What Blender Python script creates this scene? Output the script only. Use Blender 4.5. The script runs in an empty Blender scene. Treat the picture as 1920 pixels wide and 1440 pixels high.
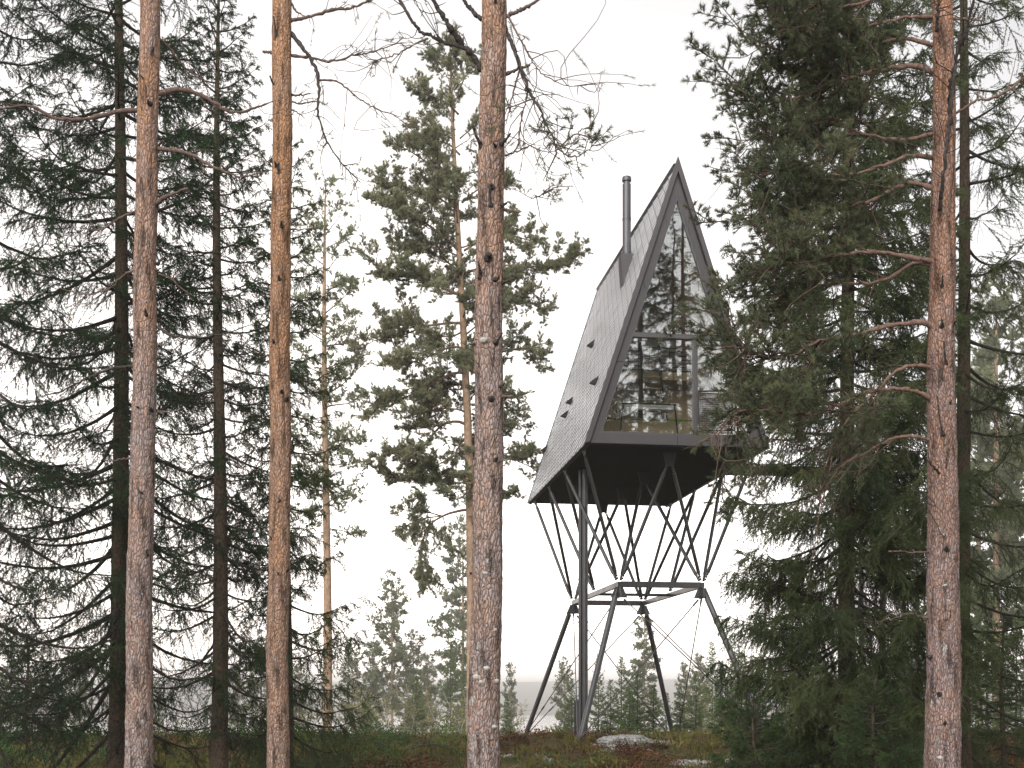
import bpy, math, random
import numpy as np
from mathutils import Vector

# ------------------------------------------------------------------ basics
F = 2300.0          # focal length in photo pixels (photo is 1920 wide)
HY = 1303.0         # horizon row in the photo
CZ = 1.7            # eye height
SC = bpy.context.scene
COL = SC.collection
R = math.radians

def at(px, py, D):
    return np.array([(px - 960.0) / F * D, D, CZ + (HY - py) / F * D])

def unit(v):
    v = np.asarray(v, float)
    return v / (np.linalg.norm(v, axis=-1, keepdims=True) + 1e-12)

# ------------------------------------------------------------------ noise
def _hash(ix, iy, seed):
    n = (ix.astype(np.int64) * 374761393 + iy.astype(np.int64) * 668265263 + seed * 974711) & 0x7fffffff
    n = ((n ^ (n >> 13)) * 1274126177) & 0x7fffffff
    n = n ^ (n >> 16)
    return (n & 0xffff) / 65535.0

def vnoise(x, y, seed=0):
    x = np.asarray(x, float); y = np.asarray(y, float)
    ix = np.floor(x).astype(np.int64); iy = np.floor(y).astype(np.int64)
    fx = x - ix; fy = y - iy
    fx = fx * fx * (3 - 2 * fx); fy = fy * fy * (3 - 2 * fy)
    a = _hash(ix, iy, seed); b = _hash(ix + 1, iy, seed)
    c = _hash(ix, iy + 1, seed); d = _hash(ix + 1, iy + 1, seed)
    return (a * (1 - fx) + b * fx) * (1 - fy) + (c * (1 - fx) + d * fx) * fy

def fbm(x, y, seed=0, oct=4):
    s = 0; a = 0.5; t = 0
    for k in range(oct):
        s = s + a * vnoise(x * 2 ** k, y * 2 ** k, seed + k * 17); t += a; a *= 0.5
    return s / t

# ------------------------------------------------------------------ terrain height
def ramp(x, xs, ys):
    return np.interp(x, xs, ys)

BUMPS = [  # px, D, radius x, radius y, height
    (1010, 29.0, 1.0, 0.8, 0.52), (1330, 28.9, 1.2, 0.6, 0.36), (590, 28.5, 0.9, 0.9, 0.30),
    (430, 29.5, 2.4, 1.2, 0.16), (800, 28.0, 1.2, 0.8, 0.12), (160, 28.0, 2.5, 1.6, 0.30),
    (1650, 29.0, 4.0, 2.0, 0.35), (1180, 30.2, 1.0, 0.7, 0.10)]

def ground(x, y):
    x = np.asarray(x, float); y = np.asarray(y, float)
    base = ramp(y, [-60, 10, 22, 26, 30, 33, 39, 46, 60, 100, 150, 300, 560, 1350, 1700, 3200, 4000, 5000],
                [-0.05, -0.05, -0.1, 0.0, 0.36, 0.38, 0.05, -0.7, -2.0, -4.2, -6.8, -15, -26, -26, -14, 38, 20, 5])
    near = np.clip((y - 20) / 6, 0, 1) * np.clip((60 - y) / 15, 0, 1)
    z = base + near * ((fbm(x * 0.5, y * 0.7, 3) - 0.5) * 0.62 + (fbm(x * 1.9, y * 1.9, 9, 3) - 0.5) * 0.26)
    z = z + np.clip((20 - y) / 10, 0, 1) * (fbm(x * 0.4, y * 0.4, 5) - 0.5) * 0.25
    mid = np.clip((y - 46) / 30, 0, 1) * np.clip((560 - y) / 100, 0, 1)
    z = z + mid * (fbm(x * 0.06, y * 0.06, 21) - 0.5) * 2.0
    hill = np.clip((y - 1350) / 1200, 0, 1)
    z = z + hill * np.clip((fbm(x / 700 + 3.3, y / 1200, 31, 3) - 0.5) * 26, -9, 6)
    # the valley's flanks rise away to both sides
    for px, D, rx, ry, h in BUMPS:
        cx = (px - 960) / F * D
        z = z + h * np.exp(-((x - cx) / rx) ** 2 - ((y - D) / ry) ** 2)
    return z

def gz(x, y):
    return float(ground(np.array([x]), np.array([y]))[0])

# ------------------------------------------------------------------ mesh builder
class MB:
    def __init__(self):
        self.v = []; self.f = []; self.m = []; self.t = []; self.n = 0
    def add(self, V, Fc, mat=0, tone=None):
        V = np.asarray(V, float).reshape(-1, 3); Fc = np.asarray(Fc, np.int64)
        if len(V) == 0 or len(Fc) == 0: return self
        self.v.append(V); self.f.append(Fc + self.n)
        self.m.append(np.full(len(Fc), mat, np.int32))
        if tone is None: tone = 0.5
        self.t.append(np.broadcast_to(np.asarray(tone, np.float32), (len(V),)).copy())
        self.n += len(V); return self
    def build(self, name, mats, parent=None, origin=None, smooth=False):
        me = bpy.data.meshes.new(name)
        if self.n:
            V = np.concatenate(self.v)
            if origin is not None: V = V - np.asarray(origin, float)
            loops = np.concatenate([f.ravel() for f in self.f]).astype(np.int32)
            tot = np.concatenate([np.full(len(f), f.shape[1], np.int32) for f in self.f])
            start = np.concatenate([[0], np.cumsum(tot)[:-1]]).astype(np.int32)
            me.vertices.add(len(V)); me.vertices.foreach_set('co', V.astype(np.float32).ravel())
            me.loops.add(len(loops)); me.loops.foreach_set('vertex_index', loops)
            me.polygons.add(len(tot)); me.polygons.foreach_set('loop_start', start)
            me.polygons.foreach_set('material_index', np.concatenate(self.m))
            me.polygons.foreach_set('use_smooth', np.full(len(tot), bool(smooth)))
            a = me.attributes.new('tone', 'FLOAT', 'POINT')
            a.data.foreach_set('value', np.concatenate(self.t))
            me.update(calc_edges=True)
        for m in (mats if isinstance(mats, (list, tuple)) else [mats]): me.materials.append(m)
        o = bpy.data.objects.new(name, me); COL.objects.link(o)
        if parent is not None: o.parent = parent
        return o

def tube(P, r, n=6, caps=True, jitter=None):
    """swept tube along P (k,3) with radii r -> V, quads, caps"""
    P = np.asarray(P, float); k = len(P); r = np.broadcast_to(np.asarray(r, float), (k,))
    T = unit(np.gradient(P, axis=0)); mt = unit(T.mean(0) + 1e-9)
    ref = np.eye(3)[np.argmin(np.abs(mt))]
    U = unit(np.cross(T, ref)); W = np.cross(T, U)
    a = np.linspace(0, 2 * np.pi, n, endpoint=False)
    rr = r[:, None] * np.ones((1, n))
    if jitter is not None: rr = rr * jitter
    V = P[:, None, :] + rr[..., None] * (np.cos(a)[None, :, None] * U[:, None, :] + np.sin(a)[None, :, None] * W[:, None, :])
    V = V.reshape(-1, 3)
    i = np.arange(k - 1)[:, None] * n; j = np.arange(n)[None, :]; j2 = (j + 1) % n
    Q = np.stack([i + j, i + j2, i + n + j2, i + n + j], -1).reshape(-1, 4)
    capf = []
    if caps:
        capf = [np.arange(n)[::-1].reshape(1, n), (np.arange(n) + (k - 1) * n).reshape(1, n)]
    return V, Q, capf

def add_tube(mb, P, r, n=6, mat=0, caps=True, tone=None, jitter=None):
    V, Q, capf = tube(P, r, n, caps, jitter)
    b = mb.n
    mb.add(V, Q, mat, tone)
    for c in capf:
        mb.f.append(c + b); mb.m.append(np.full(1, mat, np.int32))
    return mb

def add_prisms(mb, S, E, r0, r1, mat=0, tone=0.5):
    """many thin three sided twigs at once"""
    n = len(S)
    if n == 0: return
    T = unit(E - S)
    ref = np.where(np.abs(T[:, 2:3]) > 0.8, np.array([[1., 0, 0]]), np.array([[0, 0, 1.]]))
    U = unit(np.cross(T, ref)); W = np.cross(T, U)
    r0 = np.broadcast_to(r0, (n,)); r1 = np.broadcast_to(r1, (n,))
    V = np.empty((n, 6, 3))
    for q in range(3):
        a = q * 2 * np.pi / 3
        d = math.cos(a) * U + math.sin(a) * W
        V[:, q] = S + d * r0[:, None]; V[:, 3 + q] = E + d * r1[:, None]
    b = np.arange(n)[:, None] * 6
    Q = np.concatenate([b + np.array([[0, 1, 4, 3]]), b + np.array([[1, 2, 5, 4]]), b + np.array([[2, 0, 3, 5]])])
    mb.add(V.reshape(-1, 3), Q, mat, tone)

def add_needles(mb, rng, S, E, density, length, width, spread=(35, 75), mat=0, tone=None, up=0.0, outer=0.0):
    """needles as slim triangles along segments S->E"""
    L = np.linalg.norm(E - S, axis=1)
    cnt = rng.poisson(np.maximum(L * density, 0))
    idx = np.repeat(np.arange(len(S)), cnt)
    n = len(idx)
    if n == 0: return
    q = outer + (1 - outer) * rng.random(n)
    P = S[idx] + (E - S)[idx] * q[:, None]
    T = unit(E - S)[idx]
    rv = unit(rng.normal(size=(n, 3)))
    U = unit(np.cross(T, rv))
    sp = np.radians(rng.uniform(spread[0], spread[1], n))[:, None]
    d = T * np.cos(sp) + U * np.sin(sp)
    if up: d[:, 2] += up; d = unit(d)
    ln = (length * rng.uniform(0.65, 1.2, n))[:, None]
    side = unit(np.cross(d, rng.normal(size=(n, 3)))) * (width * 0.5)
    V = np.stack([P - side, P + side, P + d * ln], 1).reshape(-1, 3)
    Fc = np.arange(n * 3).reshape(-1, 3)
    tn = 0.5 if tone is None else np.repeat(tone[idx], 3)
    mb.add(V, Fc, mat, tn)

def box_vf(c, sx, sy, sz, ax=None):
    """box centred at c, half sizes along axes ax (3x3 rows)"""
    A = np.eye(3) if ax is None else np.asarray(ax, float)
    s = np.array([[-1, -1, -1], [1, -1, -1], [1, 1, -1], [-1, 1, -1], [-1, -1, 1], [1, -1, 1], [1, 1, 1], [-1, 1, 1]], float)
    V = np.asarray(c, float) + (s * np.array([sx, sy, sz])) @ A
    Fc = np.array([[0, 3, 2, 1], [4, 5, 6, 7], [0, 1, 5, 4], [1, 2, 6, 5], [2, 3, 7, 6], [3, 0, 4, 7]])
    return V, Fc

def add_box(mb, c, sx, sy, sz, ax=None, mat=0):
    V, Fc = box_vf(c, sx, sy, sz, ax); mb.add(V, Fc, mat); return mb

def add_beam(mb, a, b, w, h, mat=0):
    """rectangular bar from a to b, w across (horizontal), h tall"""
    a = np.asarray(a, float); b = np.asarray(b, float)
    t = unit(b - a); s = np.cross(t, [0, 0, 1.])
    if np.linalg.norm(s) < 1e-3: s = np.array([1., 0, 0])
    s = unit(s); u = np.cross(s, t)
    return add_box(mb, (a + b) / 2, np.linalg.norm(b - a) / 2, w / 2, h / 2, [t, s, u], mat)

def add_prism(mb, poly, ext, mat=0):
    """poly: (n,3) planar outline, extruded by the vector ext"""
    P = np.asarray(poly, float); n = len(P)
    V = np.concatenate([P, P + np.asarray(ext, float)])
    b = mb.n
    i = np.arange(n); j = (i + 1) % n
    mb.add(V, np.stack([i, j, j + n, i + n], 1), mat)
    mb.f.append(np.arange(n)[::-1].reshape(1, n) + b); mb.m.append(np.full(1, mat, np.int32))
    mb.f.append((np.arange(n) + n).reshape(1, n) + b); mb.m.append(np.full(1, mat, np.int32))
    return mb

def smooth_path(P, n=24):
    P = np.asarray(P, float); k = len(P)
    if k < 3:
        t = np.linspace(0, 1, n)[:, None]; return P[0] * (1 - t) + P[-1] * t
    X = np.vstack([2 * P[0] - P[1], P, 2 * P[-1] - P[-2]])
    out = []
    ts = np.linspace(0, k - 1, n)
    for t in ts:
        i = min(int(t), k - 2); f = t - i
        a, b, c, d = X[i], X[i + 1], X[i + 2], X[i + 3]
        out.append(0.5 * ((2 * b) + (c - a) * f + (2 * a - 5 * b + 4 * c - d) * f * f + (3 * b - a - 3 * c + d) * f ** 3))
    return np.array(out)

# ------------------------------------------------------------------ naming
def empty(name, loc, label, cat, group=None):
    o = bpy.data.objects.new(name, None); COL.objects.link(o)
    o.location = [float(q) for q in loc]; o.empty_display_size = 0.3
    o['label'] = label; o['category'] = cat
    if group: o['group'] = group
    return o

def tag(o, label=None, cat=None, group=None, kind=None):
    if label: o['label'] = label
    if cat: o['category'] = cat
    if group: o['group'] = group
    if kind: o['kind'] = kind
    return o

def copy_tree(o, parent=None):
    c = o.copy(); COL.objects.link(c)
    if parent is not None: c.parent = parent
    for ch in list(o.children): copy_tree(ch, c)
    return c

# ------------------------------------------------------------------ materials
class NT:
    def __init__(self, name):
        self.mat = bpy.data.materials.new(name); self.mat.use_nodes = True
        self.t = self.mat.node_tree; self.t.nodes.clear()
        self.out = self.t.nodes.new('ShaderNodeOutputMaterial')
    def n(self, kind, ins=None, **kw):
        nd = self.t.nodes.new(kind)
        for k, v in kw.items(): setattr(nd, k, v)
        for k, v in (ins or {}).items():
            s = nd.inputs[k]
            if isinstance(v, bpy.types.NodeSocket): self.t.links.new(v, s)
            else: s.default_value = v
        return nd
    def ramp(self, fac, stops, interp='LINEAR'):
        nd = self.n('ShaderNodeValToRGB', {'Fac': fac}); cr = nd.color_ramp; cr.interpolation = interp
        while len(cr.elements) < len(stops): cr.elements.new(0.5)
        for e, (p, c) in zip(cr.elements, stops):
            e.position = p; e.color = (c, c, c, 1) if isinstance(c, (int, float)) else (*c, 1)
        return nd.outputs[0]
    def mix(self, fac, a, b, mode='MIX'):
        nd = self.n('ShaderNodeMix', data_type='RGBA', blend_type=mode)
        for s, v in ((nd.inputs[0], fac), (nd.inputs[6], a), (nd.inputs[7], b)):
            if isinstance(v, bpy.types.NodeSocket): self.t.links.new(v, s)
            elif isinstance(v, (int, float)): s.default_value = v if s.type == 'VALUE' else (v, v, v, 1)
            else: s.default_value = (*v, 1)
        return nd.outputs[2]
    def math(self, op, a, b=0.0, clamp=False):
        nd = self.n('ShaderNodeMath', {0: a, 1: b}, operation=op); nd.use_clamp = clamp
        return nd.outputs[0]
    def noise(self, vec, scale, detail=4, rough=0.55):
        return self.n('ShaderNodeTexNoise', {'Vector': vec, 'Scale': scale, 'Detail': detail, 'Roughness': rough}).outputs[0]
    def obj(self, scale=(1, 1, 1)):
        tc = self.n('ShaderNodeTexCoord')
        return self.n('ShaderNodeMapping', {'Vector': tc.outputs['Object'], 'Scale': scale}).outputs[0]
    def bump(self, h, strength=0.5, dist=0.02):
        return self.n('ShaderNodeBump', {'Height': h, 'Strength': strength, 'Distance': dist}).outputs[0]
    def bsdf(self, color, rough=0.8, normal=None, spec=0.3, metal=0.0, **kw):
        ins = {'Base Color': color if isinstance(color, bpy.types.NodeSocket) else (*color, 1), 'Roughness': rough,
               'Specular IOR Level': spec, 'Metallic': metal}
        ins.update(kw)
        if normal is not None: ins['Normal'] = normal
        b = self.n('ShaderNodeBsdfPrincipled', ins)
        return b.outputs[0]
    def done(self, sh):
        self.t.links.new(sh, self.out.inputs[0]); return self.mat

def mat_pine_bark(name, orange_from, grey=(0.40, 0.325, 0.31), orange=(0.50, 0.275, 0.155), lichen=0.675, plate=33.0):
    m = NT(name)
    v = m.obj((1, 1, 0.36))
    w = m.noise(v, 6.0, 3)
    wv = m.n('ShaderNodeVectorMath', {0: v, 1: m.n('ShaderNodeCombineXYZ', {'X': m.math('MULTIPLY', w, 0.10), 'Y': m.math('MULTIPLY', w, 0.08), 'Z': m.math('MULTIPLY', w, 0.12)}).outputs[0]}, operation='ADD').outputs[0]
    edge = m.n('ShaderNodeTexVoronoi', {'Vector': wv, 'Scale': plate}, feature='DISTANCE_TO_EDGE').outputs[0]
    furrow = m.noise(m.obj((1, 1, 0.16)), 15.0, 4, 0.6)
    cell = m.n('ShaderNodeTexVoronoi', {'Vector': wv, 'Scale': plate}, feature='F1')
    cellv = m.n('ShaderNodeSeparateColor', {'Color': cell.outputs['Color']}).outputs[0]
    edge2 = m.n('ShaderNodeTexVoronoi', {'Vector': wv, 'Scale': plate * 2.6}, feature='DISTANCE_TO_EDGE').outputs[0]
    grain = m.noise(v, 75.0, 5, 0.65)
    big = m.noise(m.obj((1, 1, 0.5)), 2.6, 3)
    z = m.n('ShaderNodeSeparateXYZ', {'Vector': m.obj()}).outputs[2]
    hi = m.n('ShaderNodeMapRange', {'Value': z, 'From Min': orange_from - 3.0, 'From Max': orange_from + 3.5, 'To Min': 0.0, 'To Max': 1.0}).outputs[0]
    of = m.math('ADD', m.math('MULTIPLY', hi, 0.62), m.math('ADD', m.math('MULTIPLY', m.math('SUBTRACT', big, 0.5), 1.3), m.math('MULTIPLY', m.math('SUBTRACT', cellv, 0.5), 0.5)))
    of = m.math('ADD', of, 0.18, True)
    col = m.mix(of, grey, orange)
    col = m.mix(m.ramp(grain, [(0.3, 0.55), (0.7, 1.2)]), (0, 0, 0), col, 'MULTIPLY') if False else m.mix(1.0, col, m.ramp(grain, [(0.28, 0.62), (0.72, 1.18)]), 'MULTIPLY')
    crack = m.ramp(edge, [(0.0, 0.1), (0.035, 0.6), (0.10, 1.0)])
    crack = m.math('MAXIMUM', crack, m.math('MULTIPLY', hi, 0.62))
    col = m.mix(crack, (0.085, 0.055, 0.042), col)
    col = m.mix(1.0, col, m.ramp(furrow, [(0.36, 0.34), (0.47, 0.90), (0.7, 1.14)]), 'MULTIPLY')
    crack2 = m.ramp(edge2, [(0.0, 0.55), (0.07, 1.0)])
    col = m.mix(1.0, col, crack2, 'MULTIPLY')
    ln = m.noise(m.obj((1, 1, 0.7)), 11.0, 4, 0.7)
    low = m.n('ShaderNodeMapRange', {'Value': z, 'From Min': 0.0, 'From Max': 7.0, 'To Min': 0.09, 'To Max': 0.0}).outputs[0]
    lf = m.ramp(m.math('ADD', ln, low), [(lichen, 0.0), (lichen + 0.035, 0.85)])
    col = m.mix(lf, col, (0.44, 0.43, 0.42))
    h = m.math('ADD', m.math('ADD', m.math('MULTIPLY', furrow, 1.6), m.math('MULTIPLY', m.ramp(edge, [(0, 0.0), (0.22, 1.0)]), 0.9)), m.math('ADD', m.math('MULTIPLY', grain, 0.7), m.math('ADD', m.math('MULTIPLY', cellv, 0.5), m.math('MULTIPLY', lf, 0.5))))
    return m.done(m.bsdf(col, 0.88, m.bump(h, 0.9, 0.022), 0.15))

def mat_bark(name, a, b, scale=30.0, lichen=None):
    m = NT(name)
    v = m.obj((1, 1, 0.6))
    f = m.noise(v, scale, 5, 0.7)
    col = m.mix(m.ramp(f, [(0.35, 0.0), (0.65, 1.0)]), a, b)
    if lichen:
        ln = m.noise(m.obj(), 14.0, 4, 0.7)
        col = m.mix(m.ramp(ln, [(lichen, 0.0), (lichen + 0.04, 0.8)]), col, (0.34, 0.36, 0.34))
    return m.done(m.bsdf(col, 0.9, m.bump(f, 0.8, 0.02), 0.12))

def mat_needles(name, dark, light, trans=0.25, rough=0.55):
    m = NT(name)
    t = m.n('ShaderNodeAttribute', attribute_name='tone').outputs['Fac']
    col = m.mix(t, dark, light)
    a = m.bsdf(col, rough, None, 0.25)
    tr = m.n('ShaderNodeBsdfTranslucent', {'Color': col}).outputs[0]
    mx = m.n('ShaderNodeMixShader', {0: trans, 1: a, 2: tr}).outputs[0]
    return m.done(mx)

def mat_plain(name, col, rough=0.5, metal=0.0, spec=0.4, var=0.12, scale=6.0, bump=0.0):
    m = NT(name)
    f = m.noise(m.obj(), scale, 5, 0.6)
    c = m.mix(1.0, col, m.ramp(f, [(0.3, 1 - var), (0.7, 1 + var)]), 'MULTIPLY')
    r = m.n('ShaderNodeMapRange', {'Value': f, 'To Min': max(rough - 0.08, 0.02), 'To Max': min(rough + 0.1, 1)}).outputs[0]
    nb = m.bump(m.noise(m.obj(), scale * 12, 3), bump, 0.005) if bump else None
    return m.done(m.bsdf(c, r, nb, spec, metal))

def mat_planks(name, a, b, axis, pitch, rough=0.55, groove=0.25):
    """boards running across the given object axis, dark groove between"""
    m = NT(name)
    xyz = m.n('ShaderNodeSeparateXYZ', {'Vector': m.obj()}).outputs[axis]
    q = m.math('DIVIDE', xyz, pitch)
    fr = m.math('FRACT', q)
    gl = m.ramp(fr, [(0.0, groove), (0.05, 1.0), (0.95, 1.0), (1.0, groove)])
    board = m.n('ShaderNodeTexWhiteNoise', {'W': m.math('FLOOR', q)}, noise_dimensions='1D').outputs[0]
    sc = [1.0, 1.0, 1.0]; sc[axis] = 12.0
    g = m.noise(m.obj(tuple(sc)), 3.0, 5)
    c = m.mix(m.math('ADD', m.math('MULTIPLY', board, 0.5), m.math('MULTIPLY', g, 0.5)), a, b)
    c = m.mix(1.0, c, gl, 'MULTIPLY')
    return m.done(m.bsdf(c, rough, m.bump(gl, 0.6, 0.01), 0.35))

PINE_BARK = mat_pine_bark('pine_bark', 7.5)
PINE_BARK_ORANGE = mat_pine_bark('pine_bark_orange', 4.6, grey=(0.45, 0.32, 0.26), orange=(0.55, 0.30, 0.16), lichen=0.72, plate=36.0)
PINE_BARK_RED = mat_pine_bark('pine_bark_red', 6.0, grey=(0.38, 0.295, 0.285), orange=(0.47, 0.235, 0.125), lichen=0.68, plate=42.0)
FAR_BARK = mat_bark('far_pine_bark', (0.22, 0.145, 0.10), (0.40, 0.28, 0.19), 9.0)
LIMB_BARK = mat_bark('limb_bark', (0.075, 0.053, 0.045), (0.17, 0.118, 0.10), 26.0, 0.66)
LIMB_RED = mat_bark('limb_bark_red', (0.105, 0.066, 0.052), (0.23, 0.152, 0.122), 24.0, 0.68)
LIMB_FINE = mat_bark('fine_twig_bark', (0.045, 0.033, 0.028), (0.115, 0.085, 0.07), 26.0)
DEAD_WOOD = mat_bark('dead_wood', (0.02, 0.018, 0.017), (0.09, 0.075, 0.07), 40.0)
SPRUCE_BARK = mat_bark('spruce_bark', (0.030, 0.023, 0.017), (0.105, 0.080, 0.056), 34.0, 0.69)
SPRUCE_LIMB = mat_bark('spruce_limb', (0.022, 0.018, 0.015), (0.065, 0.055, 0.047), 40.0, 0.72)
SPRUCE_NEEDLE = mat_needles('spruce_needles', (0.009, 0.028, 0.011), (0.034, 0.072, 0.024), 0.15)
SPRUCE_GREEN = mat_needles('spruce_needles_young', (0.022, 0.048, 0.016), (0.074, 0.112, 0.036), 0.25)
SPRUCE_OLIVE = mat_needles('spruce_needles_olive', (0.036, 0.062, 0.024), (0.130, 0.155, 0.060), 0.25)
SPRUCE_FAR = mat_needles('spruce_needles_hazed', (0.085, 0.145, 0.055), (0.215, 0.275, 0.110), 0.48)  # greens lightened so that part of the distance haze sits in the colour
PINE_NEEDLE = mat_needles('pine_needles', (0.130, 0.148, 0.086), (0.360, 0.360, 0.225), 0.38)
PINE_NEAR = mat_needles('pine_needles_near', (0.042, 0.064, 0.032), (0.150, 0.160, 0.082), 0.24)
PINE_HAZED = mat_needles('pine_needles_hazed', (0.150, 0.185, 0.105), (0.320, 0.345, 0.200), 0.5)  # needle colour paled to make up for haze over the far pines
BIRCH_LEAF = mat_needles('birch_leaves', (0.15, 0.17, 0.05), (0.36, 0.35, 0.13), 0.45)
BIRCH_BARK = mat_bark('birch_bark', (0.16, 0.15, 0.15), (0.62, 0.60, 0.58), 10.0)
TWIG = mat_bark('twig_bark', (0.10, 0.075, 0.06), (0.20, 0.15, 0.12), 20.0)

# ------------------------------------------------------------------ conifers
def trunk_mb(P, r, sides, seed, rough=0.05, flare=True):
    """P: polyline base..tip"""
    rng = np.random.default_rng(seed)
    k = len(P)
    a = np.arange(sides)[None, :] * 0.9; zz = np.arange(k)[:, None] * 0.31
    jit = 1 + rough * (fbm(a + seed, zz, seed, 3) - 0.5) * 2 + rough * 0.5 * (rng.random((k, sides)) - 0.5)
    jit[:, 0] = (jit[:, 0] + jit[:, -1]) / 2
    mb = MB(); add_tube(mb, P, r, sides, 0, True, 0.5, jit)
    return mb

def limb_tube(mb, P, r0, r1, n=6, mat=0):
    k = len(P); s = np.linspace(0, 1, k)
    add_tube(mb, P, r0 + (r1 - r0) * s ** 0.8, n, mat)

def spruce(name, px, D, top_z, r0, label, seed, crown_from=0.6, Lmax=2.0, n_limb=90, needle=SPRUCE_NEEDLE,
           lean=0.0, density=220, bare_low=0.5, separate=True, droop=0.7, group=None, twig_gap=0.055,
           az_scale=None, cat='tree', nlen=0.032, nwid=0.009, z_stop=None, min_len=0.2, power=0.75, x=None, e_low=-24, lift=0.28, sub=8, sublen=1.0, bare_top=0.42):
    rng = np.random.default_rng(seed)
    x = (px - 960) / F * D if x is None else x
    z0 = gz(x, D) - 0.1
    base = np.array([x, D, z0]); H = top_z - z0
    th = np.linspace(0, 1, 60)
    TP = base + np.stack([lean * H * th + 0.03 * np.sin(th * 7 + seed), 0.03 * np.cos(th * 6 + seed), H * th], 1)
    tr = r0 * (1 - th) ** 0.85 + 0.012
    tr = tr * (1 + 0.35 * np.exp(-th * H / 0.35))
    tree = empty(name, base, label, cat, group)
    trunk_mb(TP, tr, 20, seed, 0.06).build('trunk', SPRUCE_BARK, tree, base, True)
    limbs = []
    for i in range(n_limb):
        t = ((i + rng.random()) / n_limb)
        h = crown_from + (H - crown_from - 0.15) * t
        if z_stop is not None and z0 + h > z_stop: continue
        az = i * 2.39996 + rng.normal(0, 0.35)
        L = Lmax * (1 - t) ** power * rng.uniform(0.62, 1.1) + min_len
        if t < 0.06: L *= 0.75
        if az_scale is not None: L *= az_scale(az, z0 + h)
        if L < 0.12: continue
        e0 = math.radians(e_low + (38 - e_low) * t ** 1.3 + rng.normal(0, 7))
        s = np.linspace(0, 1, 10)
        hd = np.array([math.cos(az), math.sin(az), 0.0]); sd = np.array([-hd[1], hd[0], 0.0])
        zc = L * (math.tan(e0) * s + lift * (1 - t) * s ** 2.4 - 0.10 * np.sin(s * 3.1))
        wig = L * 0.05 * np.sin(s * rng.uniform(3, 6) + rng.random() * 6) * s
        i0 = np.array([np.interp(h / H, th, TP[:, q]) for q in range(3)])
        LP = i0 + hd * (L * s)[:, None] + sd * wig[:, None]; LP[:, 2] += zc
        LP = LP + np.cumsum(rng.normal(0, 0.018 * L ** 0.5, (10, 3)), 0) * s[:, None]
        lr = 0.009 + 0.0125 * L
        limbs.append((LP, lr, L, t))
    mbL = MB(); crown = MB()
    A = {k: [] for k in ('p', 'd', 'l', 'g', 'f', 't')}
    for LP, lr, L, t in limbs:
        if separate:
            m1 = MB(); limb_tube(m1, LP, lr, 0.004, 5); m1.build('branch', SPRUCE_LIMB, tree, base, True)
        else:
            limb_tube(crown, LP, lr, 0.004, 4, 1)
        n = max(int(L * 0.88 / twig_gap), 5)
        s = np.linspace(0.12, 1.0, n) + rng.normal(0, 0.012, n); s = np.clip(s, 0.05, 1)
        ss = np.linspace(0, 1, len(LP))
        p = np.stack([np.interp(s, ss, LP[:, q]) for q in range(3)], 1)
        T = unit(np.stack([np.interp(s, ss, np.gradient(LP[:, q])) for q in range(3)], 1))
        B = unit(np.cross(T, [0, 0, 1.]))
        sg = np.where(np.arange(n) % 2 == 0, 1.0, -1.0)[:, None]
        ang = np.radians(rng.uniform(38, 72, n))[:, None] * np.where(s > 0.97, 0.1, 1.0)[:, None]
        d = unit(T * np.cos(ang) + B * sg * np.sin(ang) + rng.normal(0, 0.22, (n, 3)))
        ln = np.clip(L * (0.13 + 0.25 * (1 - s)) * rng.uniform(0.4, 1.2, n) * np.where(rng.random(n) < 0.15, 1.6, 1.0) + 0.07, 0.08, 0.95)
        inner = np.clip((s - 0.10) / 0.3, 0, 1)
        low = bare_low * (1 - np.clip(t / bare_top, 0, 1)) * rng.uniform(0.5, 1.25)
        f = np.clip(inner * (1 - low) + 0.06, 0, 1) * (rng.random(n) > 0.10 + 0.62 * low)
        kp = (f > 0) | (rng.random(n) > 0.62)
        gg = np.full(n, droop * (1.15 - 0.8 * t)) * rng.uniform(0.5, 1.4, n); tt = np.clip(rng.normal(0.45, 0.2) + rng.normal(0, 0.12, n), 0, 1)
        A['p'].append(p[kp]); A['d'].append(d[kp]); A['l'].append(ln[kp]); A['f'].append(f[kp]); A['g'].append(gg[kp]); A['t'].append(tt[kp])
    p = np.concatenate(A['p']); d = np.concatenate(A['d']); ln = np.concatenate(A['l'])[:, None]
    f = np.concatenate(A['f']); g = np.concatenate(A['g'])[:, None]; tn = np.concatenate(A['t'])
    def pt(q):
        o = p + d * ln * q; o = o.copy(); o[:, 2] -= (g * ln * q * q)[:, 0]; return o
    pts = [pt(q) for q in (0, 0.34, 0.67, 1.0)]
    S = np.concatenate(pts[:-1]); E = np.concatenate(pts[1:])
    add_prisms(crown, S, E, 0.0036, 0.0022, 1)
    f3 = np.tile(f, 3); t3 = np.tile(tn, 3)
    keep = rng.random(len(f3)) < f3
    add_needles(crown, rng, S[keep], E[keep], density, nlen, nwid, (30, 78), 0, t3[keep])
    # hanging side shoots
    NS = sub
    for kq in range(NS):
        q = 0.15 + 0.8 * (kq + rng.random(len(p))) / NS
        b0 = p + d * ln * q[:, None]; b0 = b0.copy(); b0[:, 2] -= (g[:, 0] * ln[:, 0] * q * q)
        T = d.copy(); T[:, 2] -= (2 * g[:, 0] * q); T = unit(T)
        B = unit(np.cross(T, rng.normal(size=T.shape)))
        sd = unit(T * 0.8 + B * 0.75 + np.array([0, 0, -0.35]) * droop)
        sl = (ln[:, 0] * rng.uniform(0.22, 0.5, len(p)) * (1.1 - 0.6 * q) * sublen + 0.025)[:, None]
        e0 = b0 + sd * sl
        e0[:, 2] -= droop * 0.12 * sl[:, 0]
        add_prisms(crown, b0, e0, 0.0020, 0.0012, 1)
        keep = rng.random(len(f)) < f
        add_needles(crown, rng, b0[keep], e0[keep], density, nlen, nwid, (30, 78), 0, tn[keep])
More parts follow.
